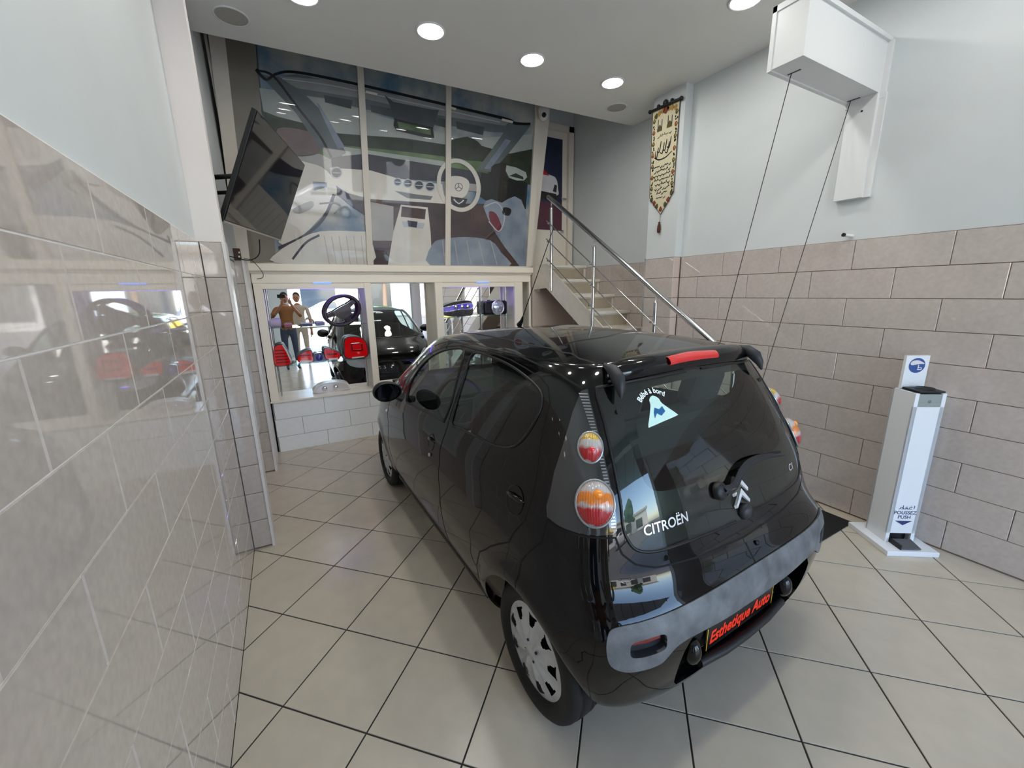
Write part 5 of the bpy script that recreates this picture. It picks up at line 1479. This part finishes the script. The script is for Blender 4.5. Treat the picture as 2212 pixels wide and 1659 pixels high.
# ------------------------------------------------------------------ what the mirrors and the hatch glass show behind the camera
M_SKIN = mat('skin', srgb(176, 126, 100), .5); M_HAIR = mat('dark_hair', srgb(30, 26, 24), .6)
def skin_figure(name, joints, bones, mats_by_bone, m, parent):
    me = bpy.data.meshes.new(name)
    me.from_pydata([j[0] for j in joints], bones, [])
    o = link(name, me, parent)
    md = o.modifiers.new('skin', 'SKIN'); md.use_smooth_shade = True
    for i, j in enumerate(joints):
        me.skin_vertices[0].data[i].radius = j[1] if isinstance(j[1], tuple) else (j[1], j[1])
    me.skin_vertices[0].data[0].use_root = True
    sd = o.modifiers.new('sub', 'SUBSURF'); sd.levels = 2; sd.render_levels = 2
    dg = bpy.context.evaluated_depsgraph_get()
    me2 = bpy.data.meshes.new_from_object(o.evaluated_get(dg))
    o.modifiers.clear(); o.data = me2
    me2.materials.clear()
    for q in m: me2.materials.append(q)
    for p in me2.polygons:
        c = p.center; p.material_index = mats_by_bone(c); p.use_smooth = True
    return o
def person(label, loc, rotz, shirt, trousers, hands_up, shoes):
    t = thing('person', label, 'person', loc, rotz, world_coords=False)
    ms = [mat('cloth_%s' % shirt[0], srgb(*shirt[1]), .8, noise=.08, nscale=20), mat('cloth_%s' % trousers[0], srgb(*trousers[1]), .85, noise=.1, nscale=30), M_SKIN, mat('shoe_%s' % shoes[0], srgb(*shoes[1]), .6), M_HAIR]
    J = [((0, 0, .95), (.15, .105)), ((0, .0, 1.12), (.14, .10)), ((0, .01, 1.32), (.17, .11)), ((0, .0, 1.45), (.10, .085)), ((0, .01, 1.53), (.05, .055))]
    B = [(0, 1), (1, 2), (2, 3), (3, 4)]
    for s in (1, -1):
        k = len(J)
        J += [((s * .10, 0, .88), (.085, .09)), ((s * .105, .015, .50), (.058, .062)), ((s * .11, -.01, .10), (.038, .04)), ((s * .115, .05, .045), (.038, .032)), ((s * .12, .14, .035), (.035, .025))]
        B += [(0, k), (k, k + 1), (k + 1, k + 2), (k + 2, k + 3), (k + 3, k + 4)]
        a = len(J)
        if hands_up:
            J += [((s * .19, 0, 1.42), (.058, .06)), ((s * .30, .05, 1.22), (.045, .045)), ((s * .16, .24, 1.40), (.034, .034)), ((s * .085, .29, 1.53), (.026, .026))]
        else:
            J += [((s * .19, 0, 1.42), (.058, .06)), ((s * .25, -.02, 1.14), (.045, .045)), ((s * .26, .06, .90), (.034, .034)), ((s * .26, .08, .80), (.028, .024))]
        B += [(2, a), (a, a + 1), (a + 1, a + 2), (a + 2, a + 3)]
    def mb_(c):
        if c.z < .085: return 3
        up = hands_up
        if up and c.y > .16 and c.z > 1.2: return 2
        if not up and abs(c.x) > .19 and c.z < 1.12: return 2
        if c.z < .95: return 1
        if c.z > 1.47 and abs(c.x) < .12: return 2
        return 0
    skin_figure('body', J, B, mb_, ms, t)
    hd = MB().ball((0, .02, 1.645), .085, M_SKIN, 20, 14, s=(.88, 1.05, 1.32)).ball((0, .112, 1.635), .017, M_SKIN, 10, 8, s=(.8, 1, 1.3)).ball((.078, .01, 1.64), .02, M_SKIN, 10, 8, s=(.4, .8, 1.3)).ball((-.078, .01, 1.64), .02, M_SKIN, 10, 8, s=(.4, .8, 1.3))
    for s in (1, -1):
        hd.ball((s * .03, .098, 1.655), .010, M_HAIR, 8, 6)
    hd.box((0, .108, 1.592), (.04, .006, .006), mat('lips', srgb(140, 80, 72), .5))
    hd.build('head', parent=t)
    MB().ball((0, .005, 1.675), .088, M_HAIR, 18, 12, s=(.95, 1.05, 1.12), M=Matrix.Translation((0, -.012, .012))).build('hair', parent=t)
    for s in (1, -1):
        hm = MB()
        if hands_up:
            p0 = Vector((s * .085, .29, 1.53)); d = Vector((-s * .25, .25, .9)).normalized()
        else:
            p0 = Vector((s * .26, .08, .80)); d = Vector((0, .15, -1)).normalized()
        sd_ = Vector((s * .2, .9, 0)).normalized()
        hm.tube([p0 - d * .02, p0 + d * .03, p0 + d * .075], [.026, .034, .030], M_SKIN, 10)
        for q, L in enumerate((.058, .068, .066, .052)):
            b0 = p0 + d * .07 + sd_ * (.024 - .016 * q)
            hm.tube([b0, b0 + d * L * .5 + sd_.cross(d) * .008, b0 + d * L * .8 + sd_.cross(d) * .026], [.0085, .008, .006], M_SKIN, 8)
        hm.tube([p0 + d * .02 + sd_ * .026, p0 + d * .045 + sd_ * .045, p0 + d * .07 + sd_ * .05], [.011, .010, .007], M_SKIN, 8)
        hm.build('hand', parent=t)
    return t
ph = person('person in a brown shirt and jeans holding up a phone, seen in the left mirror', (.03, -.42, 0), math.radians(-6), ('brown', (150, 104, 62)), ('denim', (64, 78, 100)), True, ('grey', (70, 70, 74)))
person('person in pale beige trousers standing beside the photographer, seen in the left mirror', (.30, -1.15, 0), math.radians(10), ('cream', (196, 184, 166)), ('beige', (206, 194, 176)), False, ('black', (34, 32, 32)))
phn = MB().box((-.02, -.068, 1.69), (.155, .009, .075), M_BLACKP, M=None, bev=.004).build('phone')
tag(phn, 'black phone held up by the photographer', 'phone')

# street outside the entrance
M_ASPH = mat('asphalt', srgb(120, 116, 110), .9, noise=.1, nscale=3)
M_PAVE = mat('pavement', srgb(178, 170, 160), .85, noise=.08, nscale=2)
struct(MB().bx(-40, 40, -60, Y_F - .2, -.20, -.06, M_ASPH).build('street'), 'sunlit asphalt street outside the entrance')
struct(MB().bx(-40, 40, -6.2, Y_F - .2, -.06, -.004, M_PAVE).build('pavement'), 'pavement strip outside the entrance')
bd = thing('street_building', 'long low white building across the street, seen mirrored in the hatch glass', 'building', (-4, -26, -.06))
MB().bx(-26, 14, -31, -24, -.06, 4.2, mat('building_white', srgb(232, 226, 214), .8)).build('wall', parent=bd)
MB().bx(-26.3, 14.3, -31.3, -23.7, 4.2, 4.6, mat('building_trim', srgb(196, 186, 170), .8)).build('parapet', parent=bd)
for k in range(9):
    x = -24 + k * 4.2
    MB().bx(x, x + 2.4, -24.0, -23.93, .5, 3.0, mat('shop_dark_glass', srgb(40, 48, 56), .1)).build('window', parent=bd)
sg_ = thing('yellow_sign', 'yellow shop sign on the building across the street', 'sign', (-3, -23.8, 3.2))
MB().bx(-6.0, -1.5, -23.66, -23.50, 2.9, 4.1, mat('sign_yellow', srgb(240, 200, 40), .5), bev=.03).build('panel', parent=sg_)
MB().bx(-6.05, -1.45, -23.66, -23.48, 2.86, 2.92, M_BLACKP).build('frame', parent=sg_)
cnp = thing('entrance_canopy', 'arched metal ribbed awning over the entrance, seen mirrored in the hatch glass', 'awning', (2, -4.2, 3.2))
M_AW = mat('awning_grey', srgb(150, 148, 142), .7)
arcs = [(Y_F - .25 - 1.9 * math.sin(a), 3.46 - .55 * (1 - math.cos(a))) for a in np.linspace(0, 1.25, 12)]
vs_ = [(x, y, z) for x in (-1.2, 5.2) for y, z in arcs]
MB().add(vs_, [(i, i + 1, 12 + i + 1, 12 + i) for i in range(11)], M_AW, True).build('sheet', parent=cnp)
for x in np.linspace(-1.2, 5.2, 8):
    MB().tube([(x, y, z - .02) for y, z in arcs], .022, mat('awning_rib', srgb(70, 70, 70), .5, metal=.5), 6).build('rib', parent=cnp)
# parked cars: the same small hatchback shape in other paints
def parked(label, loc, rz, col):
    r = thing('parked_car', label, 'car', loc, rz, world_coords=False, group='cars parked in the street')
    pm_ = mat('paint_%d_%d_%d' % col, srgb(*col), .2, coat=1)
    for src in [c for c in car.children if c.name.split('.')[0] in ('body', 'front_door', 'rear_door', 'rear_bumper', 'window_glass', 'windscreen', 'hatch_glass', 'tyre', 'bumper_insert', 'tail_light', 'headlamp', 'floor_pan')]:
        c = src.copy(); COL.objects.link(c); c.parent = r
        if src.data.materials and src.data.materials[0] == M_PAINT:
            c.material_slots[0].link = 'OBJECT'; c.material_slots[0].material = pm_
        for g in src.children:
            if g.name.split('.')[0] in ('wheel_cover', 'frit_border'):
                d = g.copy(); COL.objects.link(d); d.parent = c
parked('dark blue car parked across the street, mirrored in the hatch glass', (-4.2, -10.5, -.06), math.radians(82), (24, 34, 52))
parked('white car parked further along the street, mirrored in the hatch glass', (3.5, -15.0, -.06), math.radians(95), (214, 212, 208))
parked('red car parked at the far side of the street', (-9.5, -18.0, -.06), math.radians(88), (150, 24, 26))
for i, (x, y, h) in enumerate(((-12, -20.5, 6.0), (-15.5, -20.5, 7.0), (6.5, -20.5, 6.5))):
    t = thing('street_tree', ('green street tree in front of the white building, %s' % ['nearest the yellow sign', 'furthest from the sign', 'beyond the white car'][i]), 'tree', (x, y, -.06), world_coords=False, group='street trees')
    MB().tube([(0, 0, 0), (.1, 0, h * .35), (0, .1, h * .55)], [.18, .14, .08], mat('bark', srgb(92, 74, 58), .9), 8).build('trunk', parent=t)
    lf = MB(); rnd = random.Random(i)
    for k in range(26):
        a = rnd.uniform(0, 6.28); rr_ = rnd.uniform(0, 1.5); z = rnd.uniform(h * .45, h)
        lf.ball((rr_ * math.cos(a), rr_ * math.sin(a), z), rnd.uniform(.5, .9), mat('foliage', srgb(58, 84, 42), .9, noise=.3, nscale=4, bump=.8, bscale=6), 10, 7)
    lf.build('crown', parent=t)
for o in bpy.data.objects:
    if '_world' in o: del o['_world']
